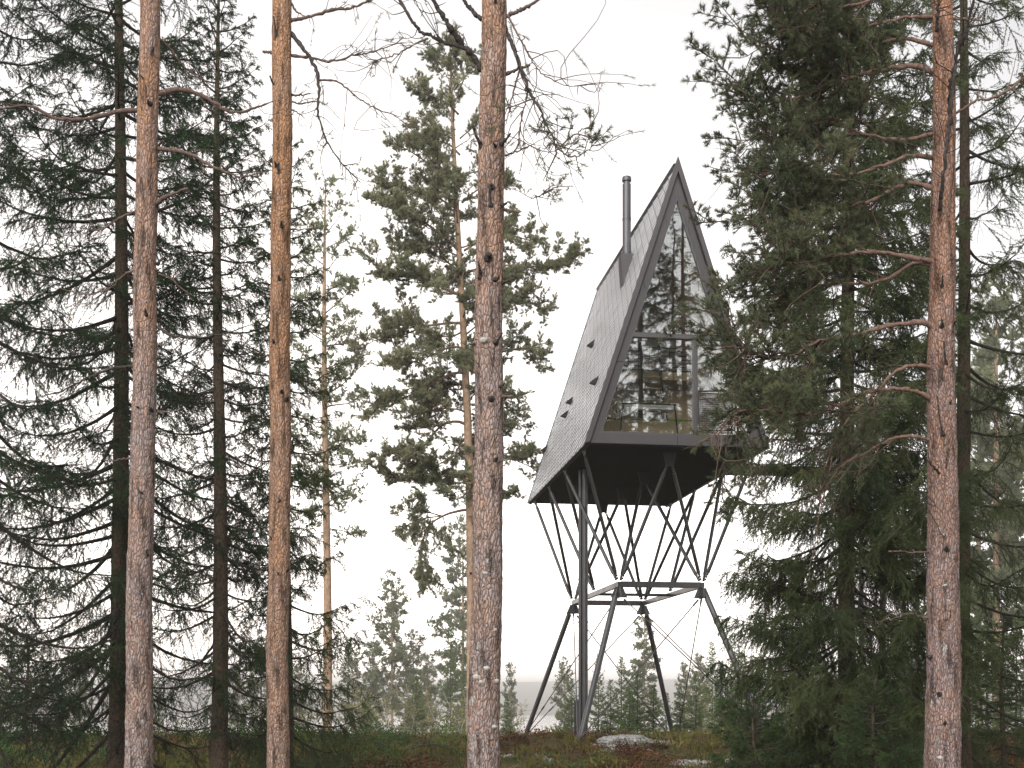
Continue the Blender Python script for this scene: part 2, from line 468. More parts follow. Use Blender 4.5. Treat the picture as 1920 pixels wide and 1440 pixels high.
    crown.build('crown', [needle, SPRUCE_LIMB], tree, base)
    return tree

def pine_sprays(crown, rng, LP, L, start=0.35, gap=0.16, blen=(0.25, 0.75), shoots=7, nl=0.055, nw=0.006, dens=260, m_need=0, m_bark=1,
                up=0.35, tone0=0.5, shoot_len=0.13, spread=(15, 70), flat=0.5, droop=0.0, keep_p=0.95):
    """branchlets with needle tufts along the outer part of a limb"""
    n = max(int(L * (1 - start) / gap), 3)
    s = np.linspace(start, 1.0, n) + rng.normal(0, 0.02, n); s = np.clip(s, 0.02, 1)
    ss = np.linspace(0, 1, len(LP))
    p = np.stack([np.interp(s, ss, LP[:, q]) for q in range(3)], 1)
    T = unit(np.stack([np.interp(s, ss, np.gradient(LP[:, q])) for q in range(3)], 1))
    rv = rng.normal(size=(n, 3)); rv[:, 2] *= flat
    d = unit(T * 0.75 + unit(rv) * 0.9 + np.array([0, 0, up * 0.5 - droop]))
    ln = rng.uniform(blen[0], blen[1], n) * (1.15 - 0.5 * s)
    ln = ln[:, None]
    rise = (up - 0.15) * 0.4 - droop * 0.5
    def pt(q):
        o = p + d * ln * q; o[:, 2] += rise * ln[:, 0] * q * q; return o
    pts = [pt(q) for q in (0, 0.35, 0.7, 1.0)]
    for a, b, r0, r1 in zip(pts[:-1], pts[1:], (0.010, 0.008, 0.006), (0.008, 0.006, 0.004)):
        add_prisms(crown, a, b, r0 * min(1, L / 1.5 + 0.3), r1 * min(1, L / 1.5 + 0.3), m_bark)
    tb = np.clip(tone0 + rng.normal(0, 0.16, n), 0, 1)
    SS = []; EE = []; TT = []
    for k in range(shoots):
        q = 0.25 + 0.75 * (k + rng.random(n)) / shoots
        b0 = p + d * ln * q[:, None]; b0[:, 2] += rise * ln[:, 0] * q * q
        rv = rng.normal(size=(n, 3)); rv[:, 2] *= 0.7
        sd = unit(d * 0.6 + unit(rv) * 0.9 + np.array([0, 0, up - droop]))
        sl = rng.uniform(0.55, 1.25, n)[:, None] * shoot_len
        SS.append(b0); EE.append(b0 + sd * sl); TT.append(tb + rng.normal(0, 0.06, n))
    S = np.concatenate(SS); E = np.concatenate(EE); t = np.clip(np.concatenate(TT), 0, 1)
    add_prisms(crown, S, E, 0.0035, 0.002, m_bark)
    k = rng.random(len(S)) < keep_p
    add_needles(crown, rng, S[k], E[k], dens, nl, nw, spread, m_need, t[k], 0.15, 0.3)

def random_limb(rng, o, az, L, e0, curve, n=12, wob=0.07):
    s = np.linspace(0, 1, n)
    hd = np.array([math.cos(az), math.sin(az), 0.0]); sd = np.array([-hd[1], hd[0], 0.0])
    P = o + hd * (L * s)[:, None] * 0.95
    P = P + sd * (L * wob * np.sin(s * rng.uniform(3, 7) + rng.random() * 6) * s)[:, None]
    P[:, 2] += L * (math.tan(e0) * s + curve * s * s + wob * 0.6 * np.sin(s * rng.uniform(5, 9) + rng.random() * 6) * s)
    return P

def full_pine(name, x, D, top_z, r0, label, seed, crown_from, Lmax, n_limb, needle, bark, explicit=(), lean=(0, 0), group=None,
              separate=True, shoots=7, dens=200, nl=0.06, nw=0.007, shape=None, bow=0.0, tone0=0.5, blen=(0.3, 0.9), limb_mat=LIMB_RED, gap=0.16, shoot_len=0.14, sec=1.8):
    rng = np.random.default_rng(seed)
    z0 = gz(x, D) - 0.1; base = np.array([x, D, z0]); H = top_z - z0
    th = np.linspace(0, 1, 50)
    TP = base + np.stack([lean[0] * H * th + bow * np.sin(th * 5.2 + seed), lean[1] * H * th, H * th], 1)
    tr = r0 * (1 - th) ** 0.7 + 0.02
    tree = empty(name, base, label, 'tree', group)
    trunk_mb(TP, tr, 16, seed, 0.05).build('trunk', bark, tree, base, True)
    crown = MB(); limbs = []
    for ex in explicit:
        P = smooth_path(ex['pts'], 16)
        P = P + rng.normal(0, 0.012, P.shape) * np.linspace(0, 1, 16)[:, None]
        limbs.append((P, np.linalg.norm(np.diff(P, axis=0), axis=1).sum(), ex.get('r', 0.05), ex))
    for i in range(n_limb):
        t = (i + rng.random()) / n_limb
        h = crown_from + (H - crown_from - 0.2) * t
        az = i * 2.39996 + rng.normal(0, 0.5)
        prof = shape(t) if shape else (1 - t) ** 0.6 * (0.55 + 0.45 * min(1, t / 0.25))
        L = Lmax * prof * rng.uniform(0.55, 1.1) + 0.3
        e0 = math.radians(-14 + 62 * t + rng.normal(0, 9)); 
        o = np.array([np.interp(h / H, th, TP[:, q]) for q in range(3)])
        P = random_limb(rng, o, az, L, e0, 0.12 * rng.normal(0.4, 0.8), 12, 0.09)
        limbs.append((P, L, 0.012 + 0.014 * L, {}))
    for P, L, r, ex in limbs:
        if separate:
            m1 = MB(); limb_tube(m1, P, r, 0.006, 6); m1.build('branch', limb_mat, tree, base, True)
        else:
            limb_tube(crown, P, r, 0.006, 4, 1)
        pine_sprays(crown, rng, P, L, ex.get('start', 0.34), gap, ex.get('blen', blen), ex.get('shoots', shoots), nl, nw, dens,
                    up=ex.get('up', 0.35), tone0=np.clip(rng.normal(tone0, 0.13), 0.05, 0.95), droop=ex.get('droop', 0.0), shoot_len=shoot_len)
        # secondary limbs
        if L > 1.0:
            for k in range(int(L * sec)):
                s = rng.uniform(0.28, 0.9); i0 = int(s * (len(P) - 1)); T = unit(P[min(i0 + 1, len(P) - 1)] - P[i0])
                rv = rng.normal(size=3); rv[2] *= 0.5
                d = unit(T * 0.7 + unit(rv))
                l2 = rng.uniform(0.4, 0.75) * (1.1 - s) * L * 0.75 + 0.25
                ss = np.linspace(0, 1, 7)[:, None]
                P2 = P[i0] + d * l2 * ss + np.array([0, 0, 1.0]) * (0.15 - ex.get('droop', 0) * 0.6) * l2 * ss ** 2 + rng.normal(0, 0.012, (7, 3)) * ss
                limb_tube(crown, P2, r * 0.4, 0.004, 4, 1)
                pine_sprays(crown, rng, P2, l2, 0.25, gap, (blen[0] * 0.7, blen[1] * 0.7), max(shoots - 1, 3), nl, nw, dens,
                            up=ex.get('up', 0.35), tone0=np.clip(rng.normal(tone0, 0.13), 0.05, 0.95), droop=ex.get('droop', 0.0), shoot_len=shoot_len)
    crown.build('crown', [needle, LIMB_FINE], tree, base)
    return tree

# ------------------------------------------------------------------ foreground pines
def front_pine(D, xt, xb, wt, wb, label, bark, seed, branches=(), stubs=(), needle=PINE_NEAR, knobs=()):
    """xt/xb: trunk centre columns at the top and bottom of the picture, wt/wb its widths there"""
    rng = np.random.default_rng(seed)
    bx = (xb - 960) / F * D
    z0 = gz(bx, D) - 0.15
    ztop = CZ + (HY + 260) / F * D
    zs = np.arange(z0, ztop, 0.05)
    py = HY - (zs - CZ) / F ** 0 * F / D
    k = (py - 0) / 1440.0
    cx = xt + (xb - xt) * k
    cx = cx + 1.6 * np.sin(zs * 1.3 + seed) + 0.8 * np.sin(zs * 3.1 + seed * 2)
    w = (wt + (wb - wt) * np.clip(k, -0.6, 1.0) ** 1.0)
    r = w / F * D / 2
    r = r * (1 + 0.10 * np.exp(-np.clip(zs - z0 - 0.5, 0, None) / 0.45))
    P = np.stack([(cx - 960) / F * D, np.full(len(zs), D) + 0.02 * np.sin(zs * 0.9 + seed), zs], 1)
    base = np.array([P[0, 0], D, z0 + 0.1])
    tree = empty('pine_tree', base, label, 'tree', 'tall pines in front')
    trunk_mb(P, r, 56, seed, 0.075).build('trunk', bark, tree, base, True)
    crown = MB(); has = False
    for b in branches:
        pts = b['p']; dd = b.get('dd', 0.0); n = len(pts)
        W = np.array([at(q[0], q[1], D + dd * (i / max(n - 1, 1)) + (q[2] if len(q) > 2 else 0)) for i, q in enumerate(pts)])
        SP = smooth_path(W, max(14, n * 6))
        m = len(SP); f = np.sin(np.linspace(0, math.pi, m))[:, None]
        SP = SP + rng.normal(0, 0.007, SP.shape) * f
        L = np.linalg.norm(np.diff(SP, axis=0), axis=1).sum()
        mb = MB(); r0 = b.get('r', 0.03)
        s = np.linspace(0, 1, m)
        rad = (r0 + (b.get('r1', 0.006) - r0) * s) * (1 + 0.16 * rng.normal(size=m))
        add_tube(mb, SP, np.abs(rad) + 0.001, 7)
        mt = b.get('mat', LIMB_BARK)
        # short dead spurs on the branch
        for q in range(b.get('spurs', int(L * 5))):
            i0 = rng.integers(2, m - 1); d = unit(unit(SP[i0] - SP[i0 - 1]) * 0.6 + unit(rng.normal(size=3)))
            l = rng.uniform(0.03, 0.13) * b.get('spur_len', 1.0)
            Q = SP[i0] + d * np.linspace(0, l, 3)[:, None] + rng.normal(0, 0.006, (3, 3))
            add_tube(mb, Q, [0.005, 0.004, 0.002], 4)
        # fine hanging twigs
        for q in range(b.get('twigs', 0)):
            i0 = int(rng.uniform(0.25, 0.98) * (m - 1)); d = unit(unit(SP[i0] - SP[i0 - 1]) * 0.8 + unit(rng.normal(size=3)) * 0.8 + np.array([0, 0, b.get('tw_up', -0.12)]))
            l = rng.uniform(0.25, 0.9) * b.get('twig_len', 1.0)
            ss = np.linspace(0, 1, 8)[:, None]
            wd_ = unit(np.cross(d, rng.normal(size=3)))
            Q = SP[i0] + d * l * ss + np.array([0, 0, rng.normal(-0.12, 0.25)]) * l * ss ** 2 + wd_ * l * rng.normal(0, 0.16) * np.sin(ss * rng.uniform(3, 6)) + rng.normal(0, 0.010, (8, 3)) * ss
            add_tube(mb, Q, np.linspace(0.0055, 0.0018, 8), 4)
            if rng.random() < b.get('tw_tuft', 0.0):
                S = Q[-2:-1]; E = Q[-1:] + (Q[-1:] - Q[-2:-1]) * 0.3
                add_needles(crown, rng, S, E, 320, 0.055, 0.004, (12, 75), 0, np.array([rng.random()]), 0.0, 0.0); has = True
                S = Q[-4:-3]; E = S + unit(rng.normal(size=(1, 3))) * 0.08
                add_prisms(crown, S, E, 0.002, 0.0015, 1)
                add_needles(crown, rng, S, E, 320, 0.055, 0.004, (12, 75), 0, np.array([rng.random()]), 0.0, 0.0)
        mb.build('branch', mt, tree, base, True)
        if b.get('fol', 0) > 0:
            has = True
            kw = dict(start=b.get('start', 0.5), gap=b.get('gap', 0.11), blen=b.get('blen', (0.18, 0.5)), shoots=b.get('shoots', 5), nl=0.058, nw=0.0062,
                      dens=b['fol'], up=b.get('up', 0.25), tone0=b.get('tone', 0.5), shoot_len=0.10, flat=b.get('flat', 0.7), droop=b.get('droop', 0.0), keep_p=b.get('keep', 0.95))
            pine_sprays(crown, rng, SP, L, **kw)
            for q in range(b.get('sec', 0)):
                s0 = rng.uniform(b.get('start', 0.4) * 0.8, 0.95); i0 = int(s0 * (m - 1)); T = unit(SP[i0] - SP[i0 - 1])
                rv = rng.normal(size=3); rv[2] *= 0.6
                d = unit(T * 0.7 + unit(rv) + np.array([0, 0, -b.get('droop', 0.0)])); l2 = rng.uniform(0.35, 0.9) * b.get('sec_len', 1.0)
                ss = np.linspace(0, 1, 8)[:, None]
                P2 = SP[i0] + d * l2 * ss + np.array([0, 0, 0.15 - b.get('droop', 0) * 0.7]) * l2 * ss ** 2 + rng.normal(0, 0.01, (8, 3)) * ss
                limb_tube(crown, P2, 0.010, 0.003, 4, 1)
                kw2 = dict(kw); kw2['start'] = 0.2; kw2['tone0'] = float(np.clip(rng.normal(b.get('tone', 0.5), 0.18), 0, 1))
                pine_sprays(crown, rng, P2, l2, **kw2)
    for s in stubs:   # (x, y, dx, dy, r, material, depth push towards the viewer)
        x0, y0, x1, y1, rr = s[:5]; mt = s[5] if len(s) > 5 else DEAD_WOOD; fr = s[6] if len(s) > 6 else None
        kk = y0 / 1440.0; cxp = xt + (xb - xt) * kk; wl = (wt + (wb - wt) * kk) / F * D / 2
        off = np.clip((x0 - cxp) / F * D / wl, -1, 1)
        dep = D - wl * math.sqrt(max(0.0, 1 - off * off)) + 0.02
        a = at(x0, y0, dep); e = at(x1, y1, dep - (0.10 if fr is None else fr))
        mid = (a + e) / 2 + rng.normal(0, 0.008, 3)
        Q = smooth_path([a, mid, e], 7)
        mb = MB(); add_tube(mb, Q, np.linspace(rr * 0.8, rr * 0.36, 7) * (1 + 0.2 * rng.normal(size=7)), 7)
        # collar of swollen bark
        add_tube(mb, [a + (a - e) * 0.0 - unit(e - a) * 0.01, a + unit(e - a) * 0.03], [rr * 1.35, rr * 1.05], 8)
        mb.build('branch_stub', mt, tree, base, True)
    for kx, ky, kr in knobs:   # bracket fungi and burls
        kk = ky / 1440.0; cxp = xt + (xb - xt) * kk; wl = (wt + (wb - wt) * kk) / F * D / 2
        off = np.clip((kx - cxp) / F * D / wl, -1, 1); dep = D - wl * math.sqrt(max(0.0, 1 - off * off))
        c = at(kx, ky, dep); mb = MB()
        th = np.linspace(0, math.pi, 9); ph = np.linspace(0, 2 * math.pi, 14, endpoint=False)
        V = np.array([[math.sin(t) * math.cos(p) * kr, math.sin(t) * math.sin(p) * kr * 0.8, math.cos(t) * kr * (0.55 if math.cos(t) > 0 else 0.8)] for t in th for p in ph])
        V *= (1 + 0.22 * (rng.random((len(V), 1)) - 0.5))
        i = np.arange(8)[:, None] * 14; j = np.arange(14)[None, :]; j2 = (j + 1) % 14
        mb.add(V + c, np.stack([i + j, i + 14 + j, i + 14 + j2, i + j2], -1).reshape(-1, 4))
        mb.build('bracket_fungus', FUNGUS, tree, base, True)
    if has: crown.build('crown', [needle, LIMB_FINE], tree, base)
    return tree

FUNGUS = mat_plain('fungus', (0.38, 0.37, 0.34), 0.85, 0, 0.15, 0.3, 60.0, 0.4)

front_pine(15.5, 280.5, 258.5, 36, 50, 'leftmost tall pine, orange-brown scaly trunk leaning slightly, white lichen at its foot', PINE_BARK, 1, branches=[
    dict(p=[(264, 207), (225, 209), (160, 223), (105, 221), (52, 198), (-20, 208)], r=0.032, r1=0.012, dd=-0.4, mat=LIMB_BARK, twigs=5),
    dict(p=[(297, 176), (340, 168), (382, 182), (430, 209), (472, 204), (512, 190)], r=0.034, r1=0.009, dd=0.3, twigs=6),
    dict(p=[(297, 279), (345, 285), (400, 312), (448, 331), (495, 322)], r=0.028, r1=0.006, dd=-0.3, twigs=7),
    dict(p=[(297, 70), (318, 90), (345, 125), (380, 150), (430, 180)], r=0.016, r1=0.004, dd=0.5, twigs=5),
    dict(p=[(292, 382), (318, 366), (352, 353)], r=0.03, r1=0.012, dd=-0.3, spurs=1),
    dict(p=[(296, 613), (320, 628), (355, 633), (410, 628), (480, 606)], r=0.022, r1=0.004, dd=-0.3, twigs=3, mat=DEAD_WOOD),
    dict(p=[(258, 686), (215, 690), (170, 706), (110, 735), (70, 744)], r=0.022, r1=0.005, dd=0.3, twigs=4, mat=DEAD_WOOD),
    dict(p=[(260, 507), (235, 513), (205, 540), (160, 552), (110, 540)], r=0.018, r1=0.004, dd=0.4, twigs=3),
    dict(p=[(297, 514), (315, 520), (340, 540), (362, 555)], r=0.014, r1=0.004, dd=0.1),
    dict(p=[(256, 857), (222, 862), (188, 863)], r=0.013, r1=0.004, dd=-0.2),
    dict(p=[(258, 395), (225, 408), (190, 430), (150, 428)], r=0.018, r1=0.005, dd=0.2, twigs=2),
], stubs=[(286, 90, 282, 103, 0.02), (281, 195, 277, 186, 0.028), (268, 150, 262, 140, 0.018), (296, 277, 306, 262, 0.02), (296, 495, 308, 484, 0.018),
          (274, 590, 272, 578, 0.02), (262, 766, 256, 762, 0.022), (296, 772, 318, 774, 0.014, LIMB_RED), (284, 770, 282, 764, 0.022), (296, 672, 306, 670, 0.014),
          (268, 926, 262, 922, 0.02), (240, 1090, 236, 1080, 0.02), (276, 1040, 278, 1030, 0.018)])

front_pine(17.0, 529.5, 521, 35, 41, 'slim pine with flaky orange trunk, second tall pine from the left', PINE_BARK_ORANGE, 2, branches=[
    dict(p=[(546, 38), (575, 33), (620, 20), (662, 14), (704, -4)], r=0.026, r1=0.012, dd=-0.3, twigs=5, tw_tuft=0.7, twig_len=0.6),
    dict(p=[(546, 62), (566, 88), (582, 110), (596, 142), (598, 180), (596, 210), (612, 262), (640, 305), (676, 342)], r=0.030, r1=0.005, dd=-0.5, twigs=16, tw_tuft=0.85, fol=150, start=0.72, shoots=3, gap=0.2, keep=0.7, mat=DEAD_WOOD),
    dict(p=[(546, 104), (580, 108), (620, 115), (660, 105), (700, 97), (742, 82)], r=0.022, r1=0.005, dd=-0.3, twigs=12, tw_tuft=0.8, fol=120, start=0.62, shoots=3, gap=0.22, keep=0.6),
    dict(p=[(599, 150, -0.2), (635, 154, -0.2), (672, 184, -0.2), (700, 201, -0.2), (742, 218, -0.2), (770, 242, -0.2)], r=0.013, r1=0.004, dd=-0.3, twigs=10, tw_tuft=0.8),
    dict(p=[(546, 178), (562, 179), (582, 175)], r=0.014, r1=0.007, spurs=4),
    dict(p=[(546, 190), (562, 194), (590, 190), (597, 192)], r=0.012, r1=0.004, twigs=4),
    dict(p=[(546, 205), (560, 212), (572, 222)], r=0.010, r1=0.004, twigs=2),
    dict(p=[(513, 99), (500, 98), (492, 97)], r=0.02, r1=0.014, spurs=1),
    dict(p=[(544, 430), (580, 430), (605, 427)], r=0.012, r1=0.004, spurs=6),
    dict(p=[(546, 5), (556, 22), (572, 30)], r=0.014, r1=0.005),
], stubs=[(519, 86, 513, 30, 0.03, DEAD_WOOD, 0.15), (517, 20, 520, -20, 0.03, DEAD_WOOD, 0.05), (518, 165, 506, 142, 0.024), (524, 326, 523, 304, 0.030), (521, 313, 515, 303, 0.036),
          (528, 426, 527, 414, 0.022), (524, 524, 523, 516, 0.022), (514, 643, 511, 636, 0.022), (537, 749, 541, 744, 0.026), (528, 735, 528, 730, 0.022),
          (523, 942, 522, 934, 0.022), (509, 1015, 507, 1005, 0.022), (537, 1072, 541, 1064, 0.02), (521, 1080, 520, 1073, 0.018)])

front_pine(13.0, 925, 908, 46, 60, 'thick central pine with lilac-brown trunk and a pale bracket fungus', PINE_BARK, 3, branches=[
    dict(p=[(905, 132), (888, 108), (865, 80), (845, 52), (825, 22), (806, -12)], r=0.034, r1=0.020, dd=-0.3, spurs=12, mat=DEAD_WOOD, twigs=5, tw_tuft=0.5),
    dict(p=[(868, 90, -0.15), (842, 82, -0.15), (810, 68, -0.15), (788, 58, -0.1), (772, 38, -0.1), (746, -6, 0)], r=0.018, r1=0.014, dd=-0.2, twigs=9, tw_tuft=0.6, mat=DEAD_WOOD),
    dict(p=[(803, 72, -0.2), (775, 84, -0.2), (745, 100, -0.2), (716, 110, -0.2), (690, 120, -0.2)], r=0.009, r1=0.003, dd=-0.1, twigs=9, tw_tuft=0.7, twig_len=0.6),
    dict(p=[(903, 36), (890, 26), (878, 12), (866, -6)], r=0.024, r1=0.014, mat=DEAD_WOOD),
    dict(p=[(946, 32), (965, 23), (985, 15), (1014, -4)], r=0.022, r1=0.014, spurs=3),
    dict(p=[(946, 50), (960, 82), (975, 122), (990, 165), (1005, 192), (1022, 228), (1038, 262), (1044, 290)], r=0.024, r1=0.005, dd=-0.6, twigs=18, tw_tuft=0.75, mat=DEAD_WOOD, fol=190, start=0.55, shoots=4, gap=0.16, keep=0.85, blen=(0.2, 0.5)),
    dict(p=[(1040, 284, -0.6), (1065, 262, -0.6), (1090, 244, -0.6), (1108, 236, -0.6)], r=0.008, r1=0.003, fol=300, start=0.1, shoots=5, gap=0.08, twigs=3, tw_tuft=1.0, blen=(0.12, 0.3)),
    dict(p=[(1036, 268, -0.6), (1062, 290, -0.6), (1085, 292, -0.6), (1104, 280, -0.6), (1116, 268, -0.6)], r=0.008, r1=0.003, fol=300, start=0.1, shoots=5, gap=0.08, twigs=3, tw_tuft=1.0, blen=(0.12, 0.3)),
    dict(p=[(946, 140), (968, 131), (994, 121)], r=0.020, r1=0.012, spurs=2),
    dict(p=[(975, 128), (965, 165), (955, 205), (948, 235)], r=0.011, r1=0.003, dd=-0.3, twigs=6, tw_tuft=0.4),
    dict(p=[(990, 168, -0.2), (983, 200, -0.2), (975, 240, -0.2), (972, 275, -0.2)], r=0.010, r1=0.003, twigs=8, tw_tuft=0.6),
    dict(p=[(952, 28, -0.1), (968, 60, -0.1), (985, 90, -0.1), (1000, 118, -0.1), (1020, 140, -0.1), (1060, 160, -0.1), (1100, 160, -0.1)], r=0.010, r1=0.002, dd=-0.2, twigs=12, tw_tuft=0.4),
    dict(p=[(948, 292), (965, 285), (990, 275), (1010, 280)], r=0.010, r1=0.003, dd=0.1, twigs=7, tw_tuft=0.7),
    dict(p=[(996, 372, -0.5), (1015, 366, -0.5), (1046, 349, -0.5)], r=0.003, r1=0.006, dd=0.1, twigs=7, tw_tuft=0.8, twig_len=0.4, fol=220, start=0.0, shoots=4, gap=0.08, blen=(0.1, 0.25)),
    dict(p=[(942, 393), (960, 396), (978, 397)], r=0.012, r1=0.005, mat=LIMB_RED),
], stubs=[(904, 275, 886, 235, 0.028, DEAD_WOOD, 0.15), (937, 272, 957, 250, 0.026, DEAD_WOOD, 0.12), (941, 385, 952, 378, 0.02), (920, 386, 919, 350, 0.026), (921, 352, 922, 345, 0.034),
          (901, 520, 897, 490, 0.026, DEAD_WOOD, 0.12), (916, 484, 918, 478, 0.040), (928, 524, 935, 518, 0.022), (942, 531, 965, 523, 0.014), (929, 642, 942, 624, 0.024, DEAD_WOOD, 0.1),
          (892, 645, 879, 644, 0.018), (941, 743, 962, 742, 0.017, LIMB_RED), (921, 748, 921, 744, 0.030), (927, 863, 932, 858, 0.022), (937, 725, 946, 718, 0.016), (926, 12, 930, -8, 0.03),
          (883, 1075, 881, 1073, 0.012), (928, 275, 925, 268, 0.02)], knobs=[(907, 637, 0.045), (927, 1180, 0.03), (895, 1268, 0.05), (902, 1278, 0.035), (912, 1252, 0.04), (930, 1276, 0.035), (926, 1362, 0.035), (910, 1074, 0.03)])

# right hand pine with long foliated branches to the left
BR = []
def rb(p, **k):
    d = dict(p=p, r=0.026, r1=0.005, fol=420, start=0.42, shoots=8, gap=0.08, blen=(0.2, 0.55), sec=9, mat=LIMB_RED, twigs=5, tone=0.4)
    d.update(k); d['r'] *= 0.8; BR.append(d)
rb([(1752, 612), (1720, 604), (1660, 612), (1600, 628), (1535, 640), (1490, 664), (1450, 672)], r=0.040, dd=-0.4, start=0.62)
rb([(1450, 672, -0.4), (1420, 664, -0.4), (1390, 652, -0.4), (1362, 650, -0.4)], r=0.016, dd=-0.3, start=0.0, sec=6)
rb([(1752, 690), (1715, 685), (1680, 697), (1640, 735), (1600, 775), (1565, 825), (1548, 875)], r=0.026, dd=-0.5, start=0.75, sec=3, twigs=9, fol=120)
rb([(1752, 752), (1720, 735), (1680, 729), (1635, 733), (1580, 757), (1520, 777), (1460, 770), (1400, 768)], r=0.036, dd=-0.6, start=0.7, twigs=12)
rb([(1400, 768, -0.6), (1380, 775, -0.6), (1360, 795, -0.6), (1345, 820, -0.6)], r=0.014, dd=-0.1, start=0.0, sec=4, droop=0.4)
rb([(1752, 826), (1705, 818), (1665, 826), (1625, 847), (1580, 872), (1550, 910), (1535, 935)], r=0.026, dd=-0.3, start=0.8, sec=2, twigs=10, fol=100)
rb([(1750, 32), (1700, 33), (1640, 45), (1560, 52), (1490, 60), (1440, 20)], r=0.024, dd=-0.4)
rb([(1750, 135), (1715, 124), (1670, 128), (1620, 138), (1580, 150), (1520, 175), (1450, 190), (1395, 180)], r=0.042, dd=0.3, start=0.5, sec=14)
rb([(1750, 296), (1710, 292), (1660, 308), (1600, 326), (1540, 330), (1480, 318), (1420, 330)], r=0.034, dd=-0.3, start=0.45, sec=14)
rb([(1752, 355), (1715, 343), (1680, 352), (1640, 372), (1580, 390), (1520, 385), (1470, 395), (1425, 380)], r=0.034, dd=0.2, start=0.45, sec=14)
rb([(1752, 490), (1700, 482), (1640, 472), (1560, 480), (1520, 500), (1470, 490), (1430, 478)], r=0.034, dd=-0.6, start=0.5, sec=13)
rb([(1752, 498), (1710, 495), (1660, 525), (1590, 532), (1520, 520), (1490, 540), (1450, 560)], r=0.028, dd=0.4, start=0.5, sec=12)
rb([(1752, 250), (1690, 262), (1620, 250), (1540, 230), (1480, 262), (1420, 250)], r=0.026, dd=0.7, start=0.4, sec=12)
rb([(1752, 85), (1690, 72), (1620, 92), (1540, 100), (1470, 95), (1430, 110)], r=0.028, dd=0.5, start=0.4, sec=12)
rb([(1752, -10), (1690, -20), (1600, 10), (1520, 10), (1450, -10)], r=0.028, dd=-0.4, start=0.3, sec=12)
rb([(1788, 215), (1830, 190), (1875, 178), (1940, 130)], r=0.018, r1=0.010, dd=-0.4, fol=0, sec=0, twigs=5)
rb([(1788, 35), (1820, 36), (1842, 40)], r=0.016, r1=0.008, dd=-0.1, fol=0, sec=0, twigs=0)
rb([(1784, 235, -0.25), (1780, 180, -0.35), (1792, 120, -0.5), (1810, 60, -0.7), (1828, -10, -0.9)], r=0.026, r1=0.012, fol=0, sec=0, mat=DEAD_WOOD, twigs=14, spurs=10, tw_up=0.1)
rb([(1762, 395, -0.18), (1766, 350, -0.35), (1773, 290, -0.5), (1780, 235, -0.55), (1788, 150, -0.65), (1800, 60, -0.75)], r=0.024, r1=0.014, fol=0, sec=0, mat=DEAD_WOOD, twigs=9, spurs=14, tw_up=0.1)
rb([(1733, 120, -0.2), (1732, 160, -0.4), (1728, 190, -0.5), (1745, 215, -0.3)], r=0.014, r1=0.008, fol=0, sec=0, mat=DEAD_WOOD, twigs=6)
rb([(1756, 60, -0.18), (1758, 20, -0.3), (1766, -20, -0.4)], r=0.022, r1=0.014, fol=0, sec=0, mat=DEAD_WOOD, twigs=4, spurs=8)
rb([(1744, 1035), (1715, 1036), (1690, 1034), (1667, 1034)], r=0.014, r1=0.006, dd=-0.4, fol=0, sec=0, mat=LIMB_BARK, twigs=0, spurs=2)
rb([(1744, 1162), (1715, 1152), (1684, 1151)], r=0.010, r1=0.003, dd=-0.2, fol=0, sec=0, mat=LIMB_BARK, twigs=2, spurs=2)
rb([(1762, 888, -0.1), (1745, 870, -0.2), (1725, 852, -0.2), (1710, 845, -0.2)], r=0.014, r1=0.004, dd=-0.3, fol=0, sec=0, mat=DEAD_WOOD, twigs=5)
rb([(1750, 905), (1735, 930), (1742, 960)], r=0.008, r1=0.003, dd=-0.3, fol=0, sec=0, mat=DEAD_WOOD, twigs=5)
front_pine(13.0, 1767, 1768, 36, 65, 'right-hand pine with reddish trunk and long leafy boughs reaching towards the cabin', PINE_BARK_RED, 4, branches=BR,
           stubs=[(1766, 538, 1767, 515, 0.018), (1766, 612, 1765, 597, 0.022), (1774, 682, 1770, 640, 0.018, DEAD_WOOD, 0.15), (1768, 815, 1757, 742, 0.018, DEAD_WOOD, 0.18), (1788, 606, 1792, 602, 0.02),
                  (1781, 757, 1784, 750, 0.014), (1780, 1165, 1782, 1142, 0.014), (1776, 1162, 1770, 1165, 0.012), (1775, 1031, 1776, 1024, 0.026), (1762, 1302, 1760, 1298, 0.024), (1772, 1358, 1772, 1352, 0.022), (1798, 1302, 1804, 1296, 0.024), (1744, 1232, 1738, 1230, 0.02)],
           knobs=[(1772, 1097, 0.02), (1762, 1420, 0.03)])

# ------------------------------------------------------------------ spruces
LEFT = 'dark spruces on the left'
def zt(py, D): return CZ + (HY - py) / F * D
spruce('spruce_tree', 224, 20.5, 19.0, 0.155, 'dark spruce with a stout trunk just behind the leftmost tall pine', 11, crown_from=1.2, Lmax=3.1, n_limb=150, group=LEFT,
       z_stop=zt(-180, 20.5), bare_low=0.8, droop=0.75, power=0.5, e_low=-30, sub=9, sublen=1.2, bare_top=0.58)
spruce('spruce_tree', 410, 20.0, zt(-70, 20.0), 0.135, 'dark narrow spruce standing between the two left orange pines', 12, crown_from=1.3, Lmax=1.6, n_limb=115, group=LEFT,
       bare_low=0.75, droop=0.75, power=0.6, e_low=-24, sub=9, sublen=1.2, bare_top=0.7)
spruce('spruce_tree', 536, 22.0, zt(255, 22.0), 0.10, 'spruce hidden behind the slim orange pine, drooping sprays on both sides', 13, crown_from=0.8, Lmax=1.5, n_limb=85, group=LEFT,
       needle=SPRUCE_OLIVE, bare_low=0.3, droop=0.85, power=0.6, e_low=-20, sub=9, sublen=1.4)
spruce('spruce_tree', -40, 17.5, 17.0, 0.16, 'spruce at the left edge of the picture, trunk out of sight', 14, crown_from=1.4, Lmax=2.4, n_limb=82, group=LEFT,
       z_stop=zt(-180, 17.5), bare_low=0.6, bare_top=0.5, droop=0.7, power=0.5, e_low=-26, sub=9, sublen=1.25)
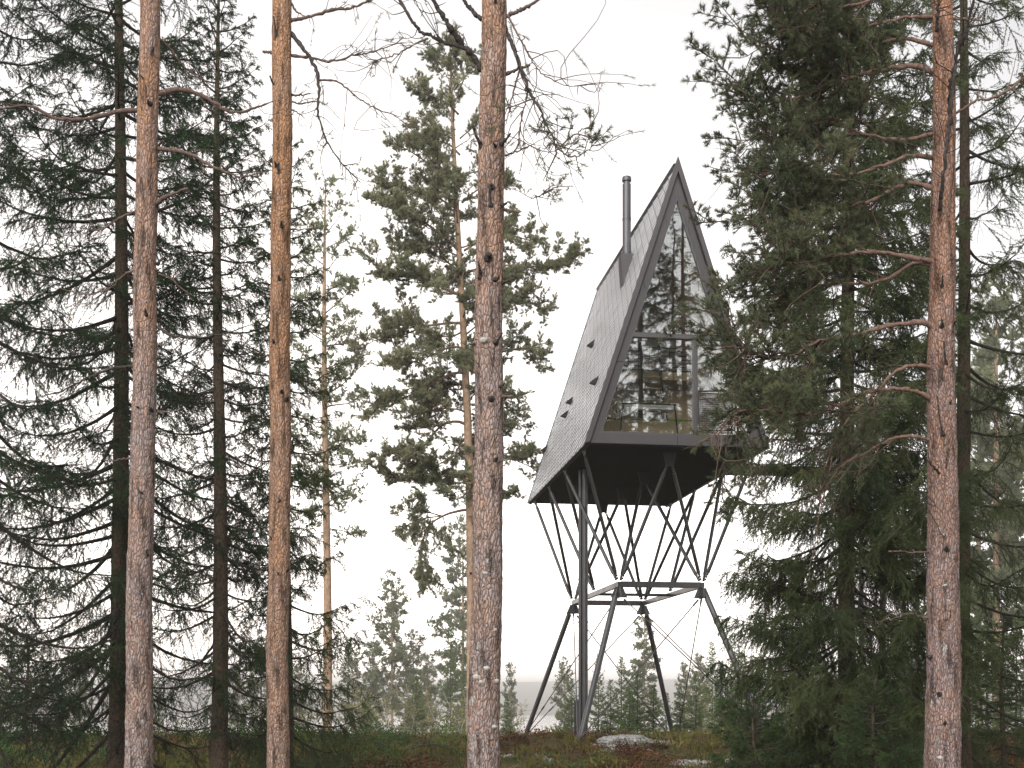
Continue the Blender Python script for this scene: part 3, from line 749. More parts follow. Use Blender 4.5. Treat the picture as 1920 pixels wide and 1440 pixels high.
spruce('spruce_tree', 50, 30.0, zt(1175, 30.0), 0.05, 'young green spruce low at the left edge, behind bare boughs', 15, crown_from=0.15, Lmax=1.4, n_limb=60, sub=7, sublen=1.1, group='young green spruces',
       needle=SPRUCE_GREEN, bare_low=0.0, droop=0.35, separate=False, power=0.8, e_low=-5, lift=0.1)
RIGHT = 'spruces on the right'
spruce('spruce_tree', 1590, 19.5, 18.5, 0.14, 'large olive green spruce beside the cabin, boughs sweeping to the ground', 16, crown_from=0.3, Lmax=2.1, n_limb=255, sub=12, sublen=1.6, group=RIGHT, needle=SPRUCE_OLIVE,
       z_stop=zt(-180, 19.5), bare_low=0.0, droop=0.9, power=0.52, e_low=-24, density=240)
spruce('spruce_tree', 1806, 21.5, 19.5, 0.15, 'spruce whose dark trunk stands right behind the right-hand pine', 17, crown_from=0.8, Lmax=2.5, n_limb=88, group=RIGHT, needle=SPRUCE_OLIVE,
       z_stop=zt(-180, 21.5), bare_low=0.6, bare_top=0.7, droop=0.85, power=0.5, e_low=-26, sub=9, sublen=1.4)
spruce('spruce_tree', 1415, 17.5, zt(1318, 17.5), 0.03, 'small bright green spruce in front of the large olive spruce', 18, crown_from=0.1, Lmax=0.85, n_limb=60, sub=8, sublen=1.2, group='young green spruces',
       needle=SPRUCE_GREEN, bare_low=0.0, droop=0.4, separate=False, power=0.8, e_low=-8, lift=0.1)
spruce('spruce_tree', 1640, 17.0, zt(1272, 17.0), 0.03, 'small green spruce at the foot of the right-hand pine', 19, crown_from=0.1, Lmax=0.9, n_limb=60, sub=8, sublen=1.2, group='young green spruces',
       needle=SPRUCE_GREEN, bare_low=0.0, droop=0.4, separate=False, power=0.8, e_low=-8, lift=0.1)
spruce('spruce_tree', 1880, 25.0, zt(1150, 25.0), 0.06, 'young green spruce low in the right corner', 20, crown_from=0.1, Lmax=1.2, n_limb=45, sub=7, sublen=1.1, group='young green spruces',
       needle=SPRUCE_GREEN, bare_low=0.1, droop=0.4, separate=False, power=0.8, e_low=-8, lift=0.1)
# seen only mirrored in the gable glass
spruce('spruce_tree', 0, 13.0, 21.0, 0.2, 'tall spruce outside the frame, mirrored in the cabin glass', 23, x=11.2, crown_from=1.5, Lmax=2.4, n_limb=110, group=RIGHT, separate=False,
       bare_low=0.0, droop=0.7, power=0.7, density=120, nlen=0.05, nwid=0.016)

spruce('spruce_tree', 0, 14.5, 22.0, 0.2, 'second spruce outside the frame, mirrored in the left of the cabin glass', 24, x=9.2, crown_from=1.0, Lmax=2.5, n_limb=150, group=RIGHT, separate=False,
       bare_low=0.0, droop=0.8, power=0.6, density=130, nlen=0.05, nwid=0.016)

# ------------------------------------------------------------------ middle distance pines
D1 = 40.0
def ex(pts, dd=0.0, **k):
    n = len(pts)
    d = dict(pts=np.array([at(p[0], p[1], D1 + dd * (i / (n - 1))) for i, p in enumerate(pts)])); d.update(k); return d
M1 = [
    ex([(880, 560), (850, 548), (810, 530), (770, 520), (720, 510), (680, 470)], -1.0, r=0.07),
    ex([(878, 700), (850, 700), (810, 720), (760, 745), (710, 760), (690, 790)], -0.8, r=0.06),
    ex([(882, 725), (858, 720), (830, 735), (805, 770), (760, 780)], 0.8, r=0.06),
    ex([(884, 800), (855, 790), (825, 800), (800, 830), (770, 860), (730, 850), (695, 865)], -0.6, r=0.06),
    ex([(885, 955), (860, 958), (830, 968), (800, 990), (793, 1020), (790, 1060), (800, 1095)], -0.3, r=0.055, droop=0.55, up=0.0, start=0.4),
    ex([(830, 968), (800, 960), (770, 955), (742, 958)], 0.2, r=0.03, start=0.2),
    ex([(884, 830), (860, 838), (850, 870), (840, 905)], 0.3, r=0.04, start=0.3),
    ex([(876, 610), (850, 605), (800, 612), (750, 630), (700, 640), (668, 660)], 0.6, r=0.06),
    ex([(868, 480), (840, 450), (800, 420), (760, 395), (720, 385), (690, 370)], -0.6, r=0.06),
    ex([(868, 400), (845, 385), (800, 360), (750, 350), (705, 330)], 0.6, r=0.05),
    ex([(864, 360), (840, 330), (810, 310), (770, 285), (742, 270)], -0.6, r=0.05),
    ex([(862, 290), (840, 270), (800, 262), (760, 268)], 0.4, r=0.04),
    ex([(860, 215), (840, 195), (810, 180), (772, 160)], -0.4, r=0.04),
    ex([(858, 160), (845, 135), (825, 110), (810, 100)], 0.2, r=0.03),
    ex([(858, 175), (875, 140), (895, 120)], 0.2, r=0.03), ex([(858, 150), (852, 115), (848, 92)], 0.1, r=0.02),
    ex([(862, 260), (885, 240), (905, 225)], -0.3, r=0.03), ex([(866, 380), (890, 360), (925, 340), (955, 345)], 0.4, r=0.04),
    ex([(870, 470), (905, 450), (950, 440), (990, 450), (1010, 440)], 0.3, r=0.04),
    ex([(876, 510), (915, 500), (955, 497), (1000, 500), (1050, 495), (1094, 475)], -0.3, r=0.05, start=0.55, blen=(0.2, 0.6)),
    ex([(880, 600), (920, 580), (960, 565), (1000, 570), (1020, 585)], 0.3, r=0.05),
    ex([(882, 690), (920, 670), (960, 655), (1000, 660), (1012, 690)], -0.2, r=0.05),
    ex([(884, 760), (920, 755), (955, 770), (985, 800)], 0.3, r=0.04, up=0.1),
    ex([(886, 860), (925, 850), (960, 860), (995, 875), (1020, 880)], -0.2, r=0.04),
    ex([(885, 900), (850, 895), (800, 905), (750, 900), (712, 880)], 0.5, r=0.04),
    ex([(884, 660), (850, 650), (810, 665), (770, 680), (720, 690)], -1.4, r=0.05),
    ex([(872, 520), (850, 500), (820, 480), (775, 470), (730, 450)], 1.2, r=0.05),
]
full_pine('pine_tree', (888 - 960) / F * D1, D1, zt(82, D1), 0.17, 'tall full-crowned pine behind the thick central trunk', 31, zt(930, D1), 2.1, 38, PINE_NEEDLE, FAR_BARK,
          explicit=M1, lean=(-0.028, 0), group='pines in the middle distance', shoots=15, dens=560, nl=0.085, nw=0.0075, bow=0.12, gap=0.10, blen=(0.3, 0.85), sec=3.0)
D2 = 58.0
full_pine('pine_tree', (610 - 960) / F * D2, D2, zt(345, D2), 0.22, 'pale hazy pine with straight bare lower trunk, right of the slim orange pine', 32, 11.5, 3.2, 46, PINE_HAZED, FAR_BARK,
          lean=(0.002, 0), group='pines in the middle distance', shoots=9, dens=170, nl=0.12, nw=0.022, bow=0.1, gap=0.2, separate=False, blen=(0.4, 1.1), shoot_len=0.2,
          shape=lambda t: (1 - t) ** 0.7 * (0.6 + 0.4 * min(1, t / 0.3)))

# ------------------------------------------------------------------ far trees: a few kinds, copied
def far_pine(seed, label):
    return full_pine('pine_tree', 0.0, 90.0, 20 + gz(0, 90.0), 0.17, label, seed, 6.0, 4.6, 44, PINE_HAZED, FAR_BARK, group='pines in the hazy distance', separate=False,
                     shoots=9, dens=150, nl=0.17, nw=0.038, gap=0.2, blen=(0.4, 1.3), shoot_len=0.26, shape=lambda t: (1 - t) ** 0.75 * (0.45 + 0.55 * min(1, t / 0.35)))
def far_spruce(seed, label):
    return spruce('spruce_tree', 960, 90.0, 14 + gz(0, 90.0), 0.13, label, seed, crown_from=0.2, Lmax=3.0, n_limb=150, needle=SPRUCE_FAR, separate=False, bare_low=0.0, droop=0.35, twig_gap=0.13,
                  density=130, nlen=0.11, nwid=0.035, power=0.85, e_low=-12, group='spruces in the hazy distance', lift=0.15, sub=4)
def birch(seed, label, H=4.0, leaf=900):
    rng = np.random.default_rng(seed)
    base = np.array([0.0, 90.0, gz(0, 90.0) - 0.1])
    t = empty('birch_sapling', base, label, 'young tree', 'birch saplings on the slope')
    st = MB(); cr = MB()
    for k in range(5):
        az = rng.random() * 6.28; hh = H * rng.uniform(0.65, 1.05)
        s = np.linspace(0, 1, 12)[:, None]
        P = base + np.array([math.cos(az), math.sin(az), 0]) * 0.1 + np.concatenate([0.25 * hh * s ** 1.5 * math.cos(az), 0.25 * hh * s ** 1.5 * math.sin(az), hh * s], 1) + rng.normal(0, 0.03, (12, 3)) * s
        add_tube(st, P, np.linspace(0.028, 0.006, 12), 5)
        n = int(hh * 11)
        i0 = rng.uniform(0.15, 1, n)
        p = np.stack([np.interp(i0, np.linspace(0, 1, 12), P[:, q]) for q in range(3)], 1)
        d = unit(rng.normal(size=(n, 3)) * np.array([1, 1, 0.4]) + np.array([0, 0, 0.7])); l = rng.uniform(0.25, 0.8, n)[:, None]
        add_prisms(cr, p, p + d * l, 0.008, 0.004, 1)
        m = leaf // 5; idx = rng.integers(0, n, m)
        c = p[idx] + d[idx] * l[idx] * rng.uniform(0.3, 1.05, (m, 1)) + rng.normal(0, 0.05, (m, 3))
        u = unit(rng.normal(size=(m, 3))); w = unit(np.cross(u, rng.normal(size=(m, 3)))); q = rng.uniform(0.03, 0.06, (m, 1))
        V = np.stack([c - u * q, c + w * q * 0.6, c + u * q, c - w * q * 0.6], 1).reshape(-1, 3)
        cr.add(V, np.arange(m * 4).reshape(-1, 4), 0, np.repeat(rng.random(m), 4))
    st.build('trunk', BIRCH_BARK, t, base, True); cr.build('crown', [BIRCH_LEAF, TWIG], t, base)
    return t

PROTO = {'p0': far_pine(41, ''), 'p1': far_pine(42, ''), 'p2': far_pine(43, ''), 's0': far_spruce(44, ''), 's1': far_spruce(45, ''), 'b0': birch(46, ''), 'b1': birch(47, '')}
PH = {'p0': 20, 'p1': 20, 'p2': 20, 's0': 14, 's1': 14, 'b0': 4, 'b1': 4}
used = set()
FAR = [  # kind, px, top row, distance, width factor, label
    ('p0', 735, 1085, 165, 1.0, 'tall hazy pine with a pale straight trunk, left of the central trunk'),
    ('p1', 775, 1190, 170, 1.15, 'bushy grey-green pine close to the right of the tall hazy pine'),
    ('p2', 694, 1225, 168, 1.0, 'short hazy pine on the left side of the tall hazy pine'),
    ('s0', 845, 1170, 105, 0.75, 'pointed yellow-green spruce just left of the thick central trunk'),
    ('s1', 870, 1215, 113, 0.7, 'thinner spruce touching the left edge of the thick central trunk'),
    ('p1', 868, 985, 170, 0.9, 'pale pine half hidden by the thick central trunk'),
    ('p2', 956, 1248, 157, 0.75, 'small round-topped pine directly right of the thick central trunk'),
    ('p0', 1058, 1240, 142, 0.95, 'pine showing left of the cabin service pipes'),
    ('s1', 1122, 1228, 70, 0.88, 'slim spruce seen just right of the cabin service pipes'),
    ('s0', 1165, 1232, 64, 1.06, 'wide green spruce under the middle of the steel frame'),
    ('p2', 1208, 1165, 150, 1.05, 'tallest pine under the cabin, orange trunk and open crown'),
    ('p1', 1282, 1248, 156, 0.9, 'pine behind the back right steel leg of the cabin'),
    ('s0', 1335, 1205, 83, 0.95, 'leafy spruce group edge beside the front right steel leg'),
    ('s1', 1378, 1190, 58, 0.9, 'dense spruce behind the foot of the front right steel leg'),
    ('s0', 1425, 1240, 89, 1.0, 'low spruce behind the boughs of the large olive spruce'),
    ('p0', 490, 1192, 135, 1.0, 'hazy pine between the dark narrow spruce and the slim orange pine'),
    ('p2', 297, 1285, 170, 1.0, 'layered pale pine above the lake, right of the leftmost tall pine'),
    ('p1', 1868, 560, 93, 1.0, 'pale pine far behind the boughs at the right edge'),
    ('p0', 1835, 700, 105, 1.0, 'second pale pine behind the dark trunk at the right edge'),
    ('s0', 330, 1342, 46, 0.9, 'small round spruce bush on the ridge left of the dark narrow spruce'),
    ('s1', 385, 1335, 44, 0.9, 'little blue-green spruce against the lake, touching the dark narrow spruce'),
    ('s1', 1250, 1300, 56, 1.38, 'low bushy spruce between the back legs of the cabin'),
    ('p1', 150, 1225, 120, 1.0, 'hazy pine glimpsed through boughs near the left edge'),
    ('s1', 1560, 1230, 60, 1.1, 'distant spruce glimpsed under the large olive spruce'),
    ('p1', 800, 1232, 150, 1.1, 'rounded hazy pine between the bushy grey-green pine and the pointed spruce'),
    ('s0', 905, 1290, 110, 1.2, 'spruce wholly in line with the thick central trunk'),
    ('p0', 660, 1205, 165, 1.0, 'faint pine seen between spruce sprays, left of the tall hazy pine'),
    ('s0', 1195, 1262, 46, 1.38, 'bushy spruce below the tallest pine under the cabin'),
    ('s1', 1225, 1285, 46, 1.62, 'broad low spruce left of the back right steel leg'),
    ('s1', 1145, 1275, 50, 1.38, 'spruce tucked between the slim and the wide spruce under the cabin'),
    ('s0', 1275, 1290, 46, 1.62, 'broad low spruce right of the back right steel leg'),
    ('s1', 1352, 1240, 55, 1.3, 'dense low spruce in front of the dense spruce by the steel foot'),
    ('p1', 1310, 1232, 150, 1.0, 'hazy pine above the white-stemmed birch sapling'),
    ('s1', 1620, 1180, 64, 1.2, 'distant spruce behind the foot of the stair tower'),
    ('s0', 1850, 1090, 60, 1.2, 'distant spruce right of the right-hand pine'),
    ('s0', 1905, 1160, 52, 1.2, 'distant spruce cut by the right edge of the picture'),
    ('s0', 20, 1190, 60, 1.2, 'distant spruce cut by the left edge of the picture'),
    ('s1', 110, 1265, 56, 1.2, 'distant low spruce behind the young green spruce at the left'),
    ('p2', 560, 1235, 140, 1.0, 'faint pine directly right of the slim orange pine'),
    ('p1', 445, 1255, 150, 1.0, 'faint pine just right of the dark narrow spruce'),
    ('b0', 735, 1325, 70, 1.5, 'low yellow birch scrub nearest the mossy boulder'),
    ('b1', 815, 1335, 66, 1.5, 'low yellow birch scrub between the boulder and the central trunk'),
    ('b1', 600, 1325, 60, 1.3, 'bare scrub right of the slim orange pine'),
    ('s0', 1072, 1272, 58, 1.5, 'full green spruce just left of the cabin service pipes, low on the slope'),
    ('s1', 1180, 1290, 54, 1.8, 'bushy low spruce in line with the foot of the tallest pine under the cabin'),
    ('s0', 1305, 1265, 58, 1.5, 'full green spruce midway between the two right steel legs'),
    ('s1', 1390, 1225, 50, 1.5, 'full green spruce where the front right steel leg meets the ground'),
    ('s1', 780, 1270, 70, 1.5, 'full green spruce between the tall hazy pine and the pointed spruce'),
    ('s0', 690, 1300, 66, 1.6, 'low bushy spruce left of the foot of the tall hazy pine'),
    ('s1', 950, 1312, 60, 1.6, 'low bushy spruce on the ridge right of the thick central trunk'),
    ('b0', 800, 1290, 75, 1.3, 'birch sapling with thin yellow leaves below the bushy grey-green pine'),
    ('b1', 760, 1315, 70, 1.2, 'birch sapling with yellow leaves at the foot of the tall hazy pine'),
    ('b0', 880, 1300, 72, 1.3, 'yellowish birch sapling touching the thick central trunk'),
    ('b1', 700, 1300, 77, 1.3, 'sparse birch sapling nearest the slim spruce sprays on the left'),
    ('b0', 1300, 1262, 75, 1.1, 'white-stemmed birch sapling between the right steel legs'),
    ('b1', 970, 1325, 65, 1.1, 'bare twiggy sapling right beside the thick central trunk'),
    ('b0', 310, 1345, 60, 1.2, 'bare twiggy sapling in front of the lake'),
    ('b1', 660, 1310, 82, 1.3, 'twiggy sapling near the lake shore, left of the yellow birches'),
    ('b1', 845, 1318, 67, 1.2, 'low birch bush beneath the pointed yellow-green spruce'),
]
rng0 = np.random.default_rng(99)
for kind, px, top, D, wf, lab in FAR:
    src = PROTO[kind]
    o = src if kind not in used else copy_tree(src)
    used.add(kind)
    x = (px - 960) / F * D; z0 = gz(x, D) - 0.1
    h = zt(top, D) - z0; k = h / PH[kind]
    o.location = (x, D, z0); kk = max(k, 0.001)
    wd_px = (1395 - top if D > 45 else h / D * F) * (0.52 if kind[0] == 'p' else 0.48) * wf
    ks = wd_px / F * D / (9.6 if kind[0] == 'p' else 6.6) if kind[0] != 'b' else kk * wf
    o.scale = (ks, ks, kk); o.rotation_euler = (0, 0, rng0.random() * 6.28); o['label'] = lab

# ------------------------------------------------------------------ ground, lake
def build_ground():
    ys = np.concatenate([np.arange(-60, 20, 3.0), np.arange(20, 46, 0.16), np.geomspace(46, 5000, 110)])
    xp = np.concatenate([np.arange(0, 15, 0.18), np.geomspace(15, 4500, 70)])
    xs = np.concatenate([-xp[::-1][:-1], xp])
    X, Y = np.meshgrid(xs, ys); Z = ground(X, Y)
    V = np.stack([X, Y, Z], -1).reshape(-1, 3)
    nx = len(xs); ny = len(ys)
    i = np.arange(ny - 1)[:, None] * nx; j = np.arange(nx - 1)[None, :]
    Q = np.stack([i + j, i + j + 1, i + nx + j + 1, i + nx + j], -1).reshape(-1, 4)
    m = NT('forest_floor')
    tc = m.n('ShaderNodeTexCoord').outputs['Object']
    a = m.noise(tc, 0.9, 5); b = m.noise(tc, 7.0, 6, 0.7)
    col = m.mix(m.ramp(a, [(0.38, 0.0), (0.62, 1.0)]), (0.050, 0.034, 0.020), (0.050, 0.058, 0.022))
    col = m.mix(m.ramp(b, [(0.35, 0.0), (0.7, 1.0)]), col, (0.11, 0.075, 0.042))
    far = m.n('ShaderNodeMapRange', {'Value': m.n('ShaderNodeSeparateXYZ', {'Vector': tc}).outputs[1], 'From Min': 300.0, 'From Max': 700.0}).outputs[0]
    col = m.mix(far, col, m.mix(m.noise(tc, 0.02, 5), (0.030, 0.045, 0.022), (0.085, 0.085, 0.05)))
    mat = m.done(m.bsdf(col, 0.95, m.bump(b, 0.8, 0.08), 0.1))
    o = MB().add(V, Q).build('ground', mat, None, None, True)
    o['kind'] = 'structure'
    m = NT('lake_water')
    nv = m.noise(m.obj((0.05, 0.25, 1)), 1.0, 3)
    mat = m.done(m.bsdf((0.03, 0.04, 0.05), 0.12, m.bump(nv, 0.08, 0.3), 0.6))
    V = np.array([[-2600, 430, -22.5], [2600, 430, -22.5], [2600, 1650, -22.5], [-2600, 1650, -22.5]], float)
    o = MB().add(V, np.array([[0, 1, 2, 3]])).build('lake', mat); o['kind'] = 'structure'
build_ground()

# ------------------------------------------------------------------ ground cover
GRASS = mat_needles('heath_grass', (0.065, 0.080, 0.020), (0.260, 0.215, 0.070), 0.3, 0.7)
MOSS = mat_needles('moss_green', (0.060, 0.072, 0.014), (0.210, 0.195, 0.050), 0.15, 0.9)
HEATHER = mat_needles('brown_heather', (0.040, 0.018, 0.010), (0.220, 0.100, 0.045), 0.2, 0.8)
BILBERRY = mat_needles('bilberry_leaves', (0.018, 0.050, 0.014), (0.100, 0.165, 0.050), 0.3, 0.6)
LICHEN = mat_bark('reindeer_lichen', (0.085, 0.08, 0.065), (0.38, 0.38, 0.37), 16.0)
ROCK = mat_plain('mossy_rock', (0.075, 0.085, 0.065), 0.9, 0, 0.2, 0.5, 9.0, 0.6)

def scatter(rng, n, y0, y1, mask):
    out = []
    while sum(len(o) for o in out) < n:
        y = np.sqrt(rng.uniform(y0 * y0, y1 * y1, n)); x = rng.uniform(-0.47, 0.47, n) * y
        k = rng.random(n) < mask(x, y)
        out.append(np.stack([x[k], y[k]], 1))
    P = np.concatenate(out)[:n]
    return np.column_stack([P, ground(P[:, 0], P[:, 1])])

def blades(name, mat, n, y0, y1, mask, h, w, per, spread, label, cat, seed, lean=0.45):
    rng = np.random.default_rng(seed)
    C = scatter(rng, n, y0, y1, mask)
    idx = np.repeat(np.arange(n), per); m = len(idx)
    hs = (h * rng.uniform(0.45, 1.25, n))[idx] * rng.uniform(0.5, 1.1, m)
    P = C[idx].copy(); P[:, :2] += rng.normal(0, spread, (m, 2)); P[:, 2] -= 0.02
    az = rng.random(m) * 6.28; ln = np.abs(rng.normal(0, lean, m))
    d = np.stack([np.cos(az) * ln, np.sin(az) * ln, np.ones(m)], 1)
    T = P + d * hs[:, None]; T[:, 2] -= 0.25 * ln * hs
    M = P + d * hs[:, None] * 0.5 + np.array([0, 0, 0.03])
    side = np.stack([-np.sin(az), np.cos(az), np.zeros(m)], 1) * (w * rng.uniform(0.6, 1.3, m))[:, None] * 0.5
    V = np.stack([P - side, P + side, M + side * 0.8, T, M - side * 0.8], 1).reshape(-1, 3)
    Fc = np.arange(m * 5).reshape(-1, 5)
    t = np.clip(rng.normal(0.45, 0.22, n), 0, 1)[idx] + rng.normal(0, 0.08, m)
    o = MB().add(V, Fc, 0, np.repeat(np.clip(t, 0, 1), 5)).build(name, mat)
    o['kind'] = 'stuff'; o['label'] = label; o['category'] = cat
    return o

def sprigs(name, mat, n, y0, y1, mask, h, leaf, per, label, cat, seed, wide=0.16):
    rng = np.random.default_rng(seed)
    C = scatter(rng, n, y0, y1, mask)
    idx = np.repeat(np.arange(n), per); m = len(idx)
    hh = (h * rng.uniform(0.25, 1.15, n) * (0.35 + 1.3 * fbm(C[:, 0] * 1.3, C[:, 1] * 1.3, seed, 2)))[idx]
    q = rng.random(m) ** 0.8
    P = C[idx].copy(); P[:, :2] += rng.normal(0, wide, (m, 2)) * (0.4 + 0.6 * q[:, None]); P[:, 2] += hh * q - 0.02
    u = unit(rng.normal(size=(m, 3)) + np.array([0, 0, 0.4])); w = unit(np.cross(u, rng.normal(size=(m, 3))))
    s = (leaf * rng.uniform(0.5, 1.3, m))[:, None]
    V = np.stack([P - u * s, P + w * s * 0.45, P + u * s, P - w * s * 0.45], 1).reshape(-1, 3)
    t = np.clip((fbm(C[:, 0] * 2.1, C[:, 1] * 2.1, seed + 5, 3) * 1.6 - 0.45 + rng.normal(0, 0.16, n))[idx] + rng.normal(0, 0.14, m), 0, 1)
    o = MB().add(V, np.arange(m * 4).reshape(-1, 4), 0, np.repeat(t, 4)).build(name, mat)
    o['kind'] = 'stuff'; o['label'] = label; o['category'] = cat
    return o

pxy = lambda x, y: 960 + x / y * F
fz = lambda x, y, s=0.7, sd=51: fbm(x * s, y * s, sd, 3)
g_mask = lambda x, y: np.clip((fz(x, y) - 0.40) * 6, 0.06, 1)
h_mask = lambda x, y: np.clip((0.55 - fz(x, y)) * 6, 0.03, 1) * np.where((pxy(x, y) > 640), 1.0, 0.35)
b_mask = lambda x, y: np.clip((fz(x, y, 0.5, 77) - 0.42) * 6, 0.05, 1) * np.where((pxy(x, y) < 760) | (pxy(x, y) > 1440), 1.0, 0.25)
blades('grass', GRASS, 9000, 23, 46, g_mask, 0.27, 0.016, 10, 0.10, 'olive and straw coloured grass on the forest floor', 'grass', 61)
sprigs('heather', HEATHER, 8000, 23, 44, h_mask, 0.28, 0.034, 24, 'red brown heather and dead ground cover', 'heather', 62, 0.13)
sprigs('bilberry_undergrowth', BILBERRY, 8000, 23, 44, b_mask, 0.42, 0.036, 26, 'dark green bilberry undergrowth on the ridge', 'undergrowth', 63, 0.15)
sprigs('moss', MOSS, 9000, 23, 42, lambda x, y: np.clip((fz(x, y, 0.9, 91) - 0.5) * 8, 0.0, 1), 0.07, 0.03, 20, 'yellow green moss carpet between the heather', 'moss', 66, 0.12)
sprigs('slope_undergrowth', BILBERRY, 5000, 44, 110, lambda x, y: np.full(len(x), 0.8), 0.7, 0.06, 22, 'green undergrowth on the slope behind the ridge', 'undergrowth', 64, 0.4)
blades('dry_grass', GRASS, 5000, 40, 90, lambda x, y: np.full(len(x), 0.8), 0.6, 0.03, 8, 0.25, 'dry yellow grass behind the ridge', 'grass', 65)

def lump_field(name, mat, spots, seed, label, cat, kind='stuff'):
    rng = np.random.default_rng(seed); mb = MB()
    for px, D, rx, ry, n, r in spots:
        cx = (px - 960) / F * D
        for k in range(n):
            a = rng.random() * 6.28; q = math.sqrt(rng.random())
            x = cx + math.cos(a) * q * rx; y = D + math.sin(a) * q * ry; s = r * rng.uniform(0.5, 1.25)
            th = np.linspace(0, math.pi, 8); ph = np.linspace(0, 2 * math.pi, 12, endpoint=False)
            T, Pp = np.meshgrid(th, ph, indexing='ij')
            V = np.stack([np.sin(T) * np.cos(Pp), np.sin(T) * np.sin(Pp), np.cos(T) * 0.8], -1).reshape(-1, 3)
            V = V * s * (1 + 0.35 * (rng.random((len(V), 1)) - 0.5)) + np.array([x, y, gz(x, y) + s * 0.35])
            i = np.arange(7)[:, None] * 12; j = np.arange(12)[None, :]; j2 = (j + 1) % 12
            mb.add(V, np.stack([i + j, i + 12 + j, i + 12 + j2, i + j2], -1).reshape(-1, 4), 0, rng.random())
    o = mb.build(name, mat, None, None, True); o['kind'] = kind; o['label'] = label; o['category'] = cat
    return o
_r = np.random.default_rng(123); LS = []
for px, D, wx, wy, n in [(1165, 28.9, 0.7, 0.35, 16), (1205, 29.4, 0.5, 0.35, 12), (1290, 27.3, 0.8, 0.2, 13), (1355, 26.9, 0.45, 0.2, 9), (1395, 27.2, 0.35, 0.2, 6), (1240, 30.6, 0.9, 0.4, 9), (1400, 29.3, 0.4, 0.3, 5), (690, 34.0, 0.9, 0.8, 14), (600, 31.0, 0.5, 0.4, 5), (1000, 27.5, 1.0, 0.4, 5)]:
    for k in range(n):
        LS.append((px + _r.normal(0, wx * 0.55) / D * F, D + _r.normal(0, wy * 0.6), _r.uniform(0.05, 0.16), _r.uniform(0.05, 0.12), int(_r.integers(5, 16)), _r.uniform(0.025, 0.055)))
lump_field('lichen', LICHEN, LS, 71, 'pale grey reindeer lichen cushions on the ground', 'lichen')

# boulder and fallen stump
def boulder(px, py, D, r, label, seed, sx=1.5, sy=1.0, sz=0.62, mat=None):
    rng = np.random.default_rng(seed)
    x = (px - 960) / F * D; z = gz(x, D)
    th = np.linspace(0, math.pi, 18 * 2 - 1); ph = np.linspace(0, 2 * math.pi, 56, endpoint=False)
    T, Pp = np.meshgrid(th, ph, indexing='ij')
    n = fbm(T * 2.1 + seed, np.cos(Pp) * 1.2 + np.sin(Pp) * 0.9 + 7, seed, 3)
    n2 = fbm(T * 7 + seed, Pp * 4.4, seed + 3, 3); n = n + (n2 - 0.5) * (0.5 if mat else 0.15)
    V = np.stack([np.sin(T) * np.cos(Pp) * sx, np.sin(T) * np.sin(Pp) * sy, np.cos(T) * sz], -1) * r * (0.75 + 0.5 * n)[..., None]

    i = np.arange(34)[:, None] * 56; j = np.arange(56)[None, :]; j2 = (j + 1) % 56
    o = MB().add(V.reshape(-1, 3) + np.array([x, D, z + r * 0.04]), np.stack([i + j, i + 56 + j, i + 56 + j2, i + j2], -1).reshape(-1, 4)).build('boulder', mat or ROCK, None, None, True)
    return tag(o, label, 'rock')
boulder(748, 1402, 29.5, 0.25, 'low mossy boulder beside the fallen stump', 5)
boulder(1172, 1388, 29.3, 0.48, 'grey lichen-crusted rock just right of the front left steel foot', 12, 1.5, 0.8, 0.42, LICHEN)
boulder(1228, 1386, 30.2, 0.42, 'flat grey rock below the tallest pine under the cabin, behind the larger lichen rock', 15, 1.7, 0.8, 0.36, LICHEN)
boulder(1296, 1408, 27.6, 0.42, 'wide low lichen rock at the lower right, nearest the camera', 9, 1.5, 0.7, 0.45, LICHEN)
boulder(1372, 1412, 27.2, 0.30, 'rounded lichen rock at the lower right, beside the drooping spruce boughs', 19, 1.3, 0.8, 0.7, LICHEN)
boulder(1425, 1396, 28.6, 0.24, 'small lichen rock half hidden by the spruce boughs at the right', 21, 1.3, 0.8, 0.6, LICHEN)
boulder(682, 1404, 33.0, 0.5, 'flat pale rock shelf left of the fallen stump', 25, 1.9, 1.0, 0.3, LICHEN)

def stump():
    rng = np.random.default_rng(8); D = 29.0
    a = at(712, 1400, D); b = at(724, 1404, D - 0.1); c = at(738, 1412, D - 0.2)
    base = np.array([b[0], D, gz(b[0], D)])
    t = empty('fallen_stump', base, 'broken brown stump lying on the heath left of the mossy boulder', 'stump')
    mb = MB(); P = smooth_path([at(708, 1396, D), at(720, 1403, D), at(732, 1412, D)], 10)
    add_tube(mb, P, np.linspace(0.07, 0.12, 10) * (1 + 0.15 * rng.normal(size=10)), 12)
    mb.build('trunk', SPRUCE_LIMB, t, base, True)
    mb = MB()
    for q in range(7):
        d = unit(rng.normal(size=3) * [1, 0.6, 1]); l = rng.uniform(0.15, 0.35)
        add_tube(mb, P[-2] + d * np.linspace(0, l, 5)[:, None] + rng.normal(0, 0.012, (5, 3)), np.linspace(0.035, 0.008, 5), 6)
    mb.build('root', SPRUCE_LIMB, t, base, True)
stump()

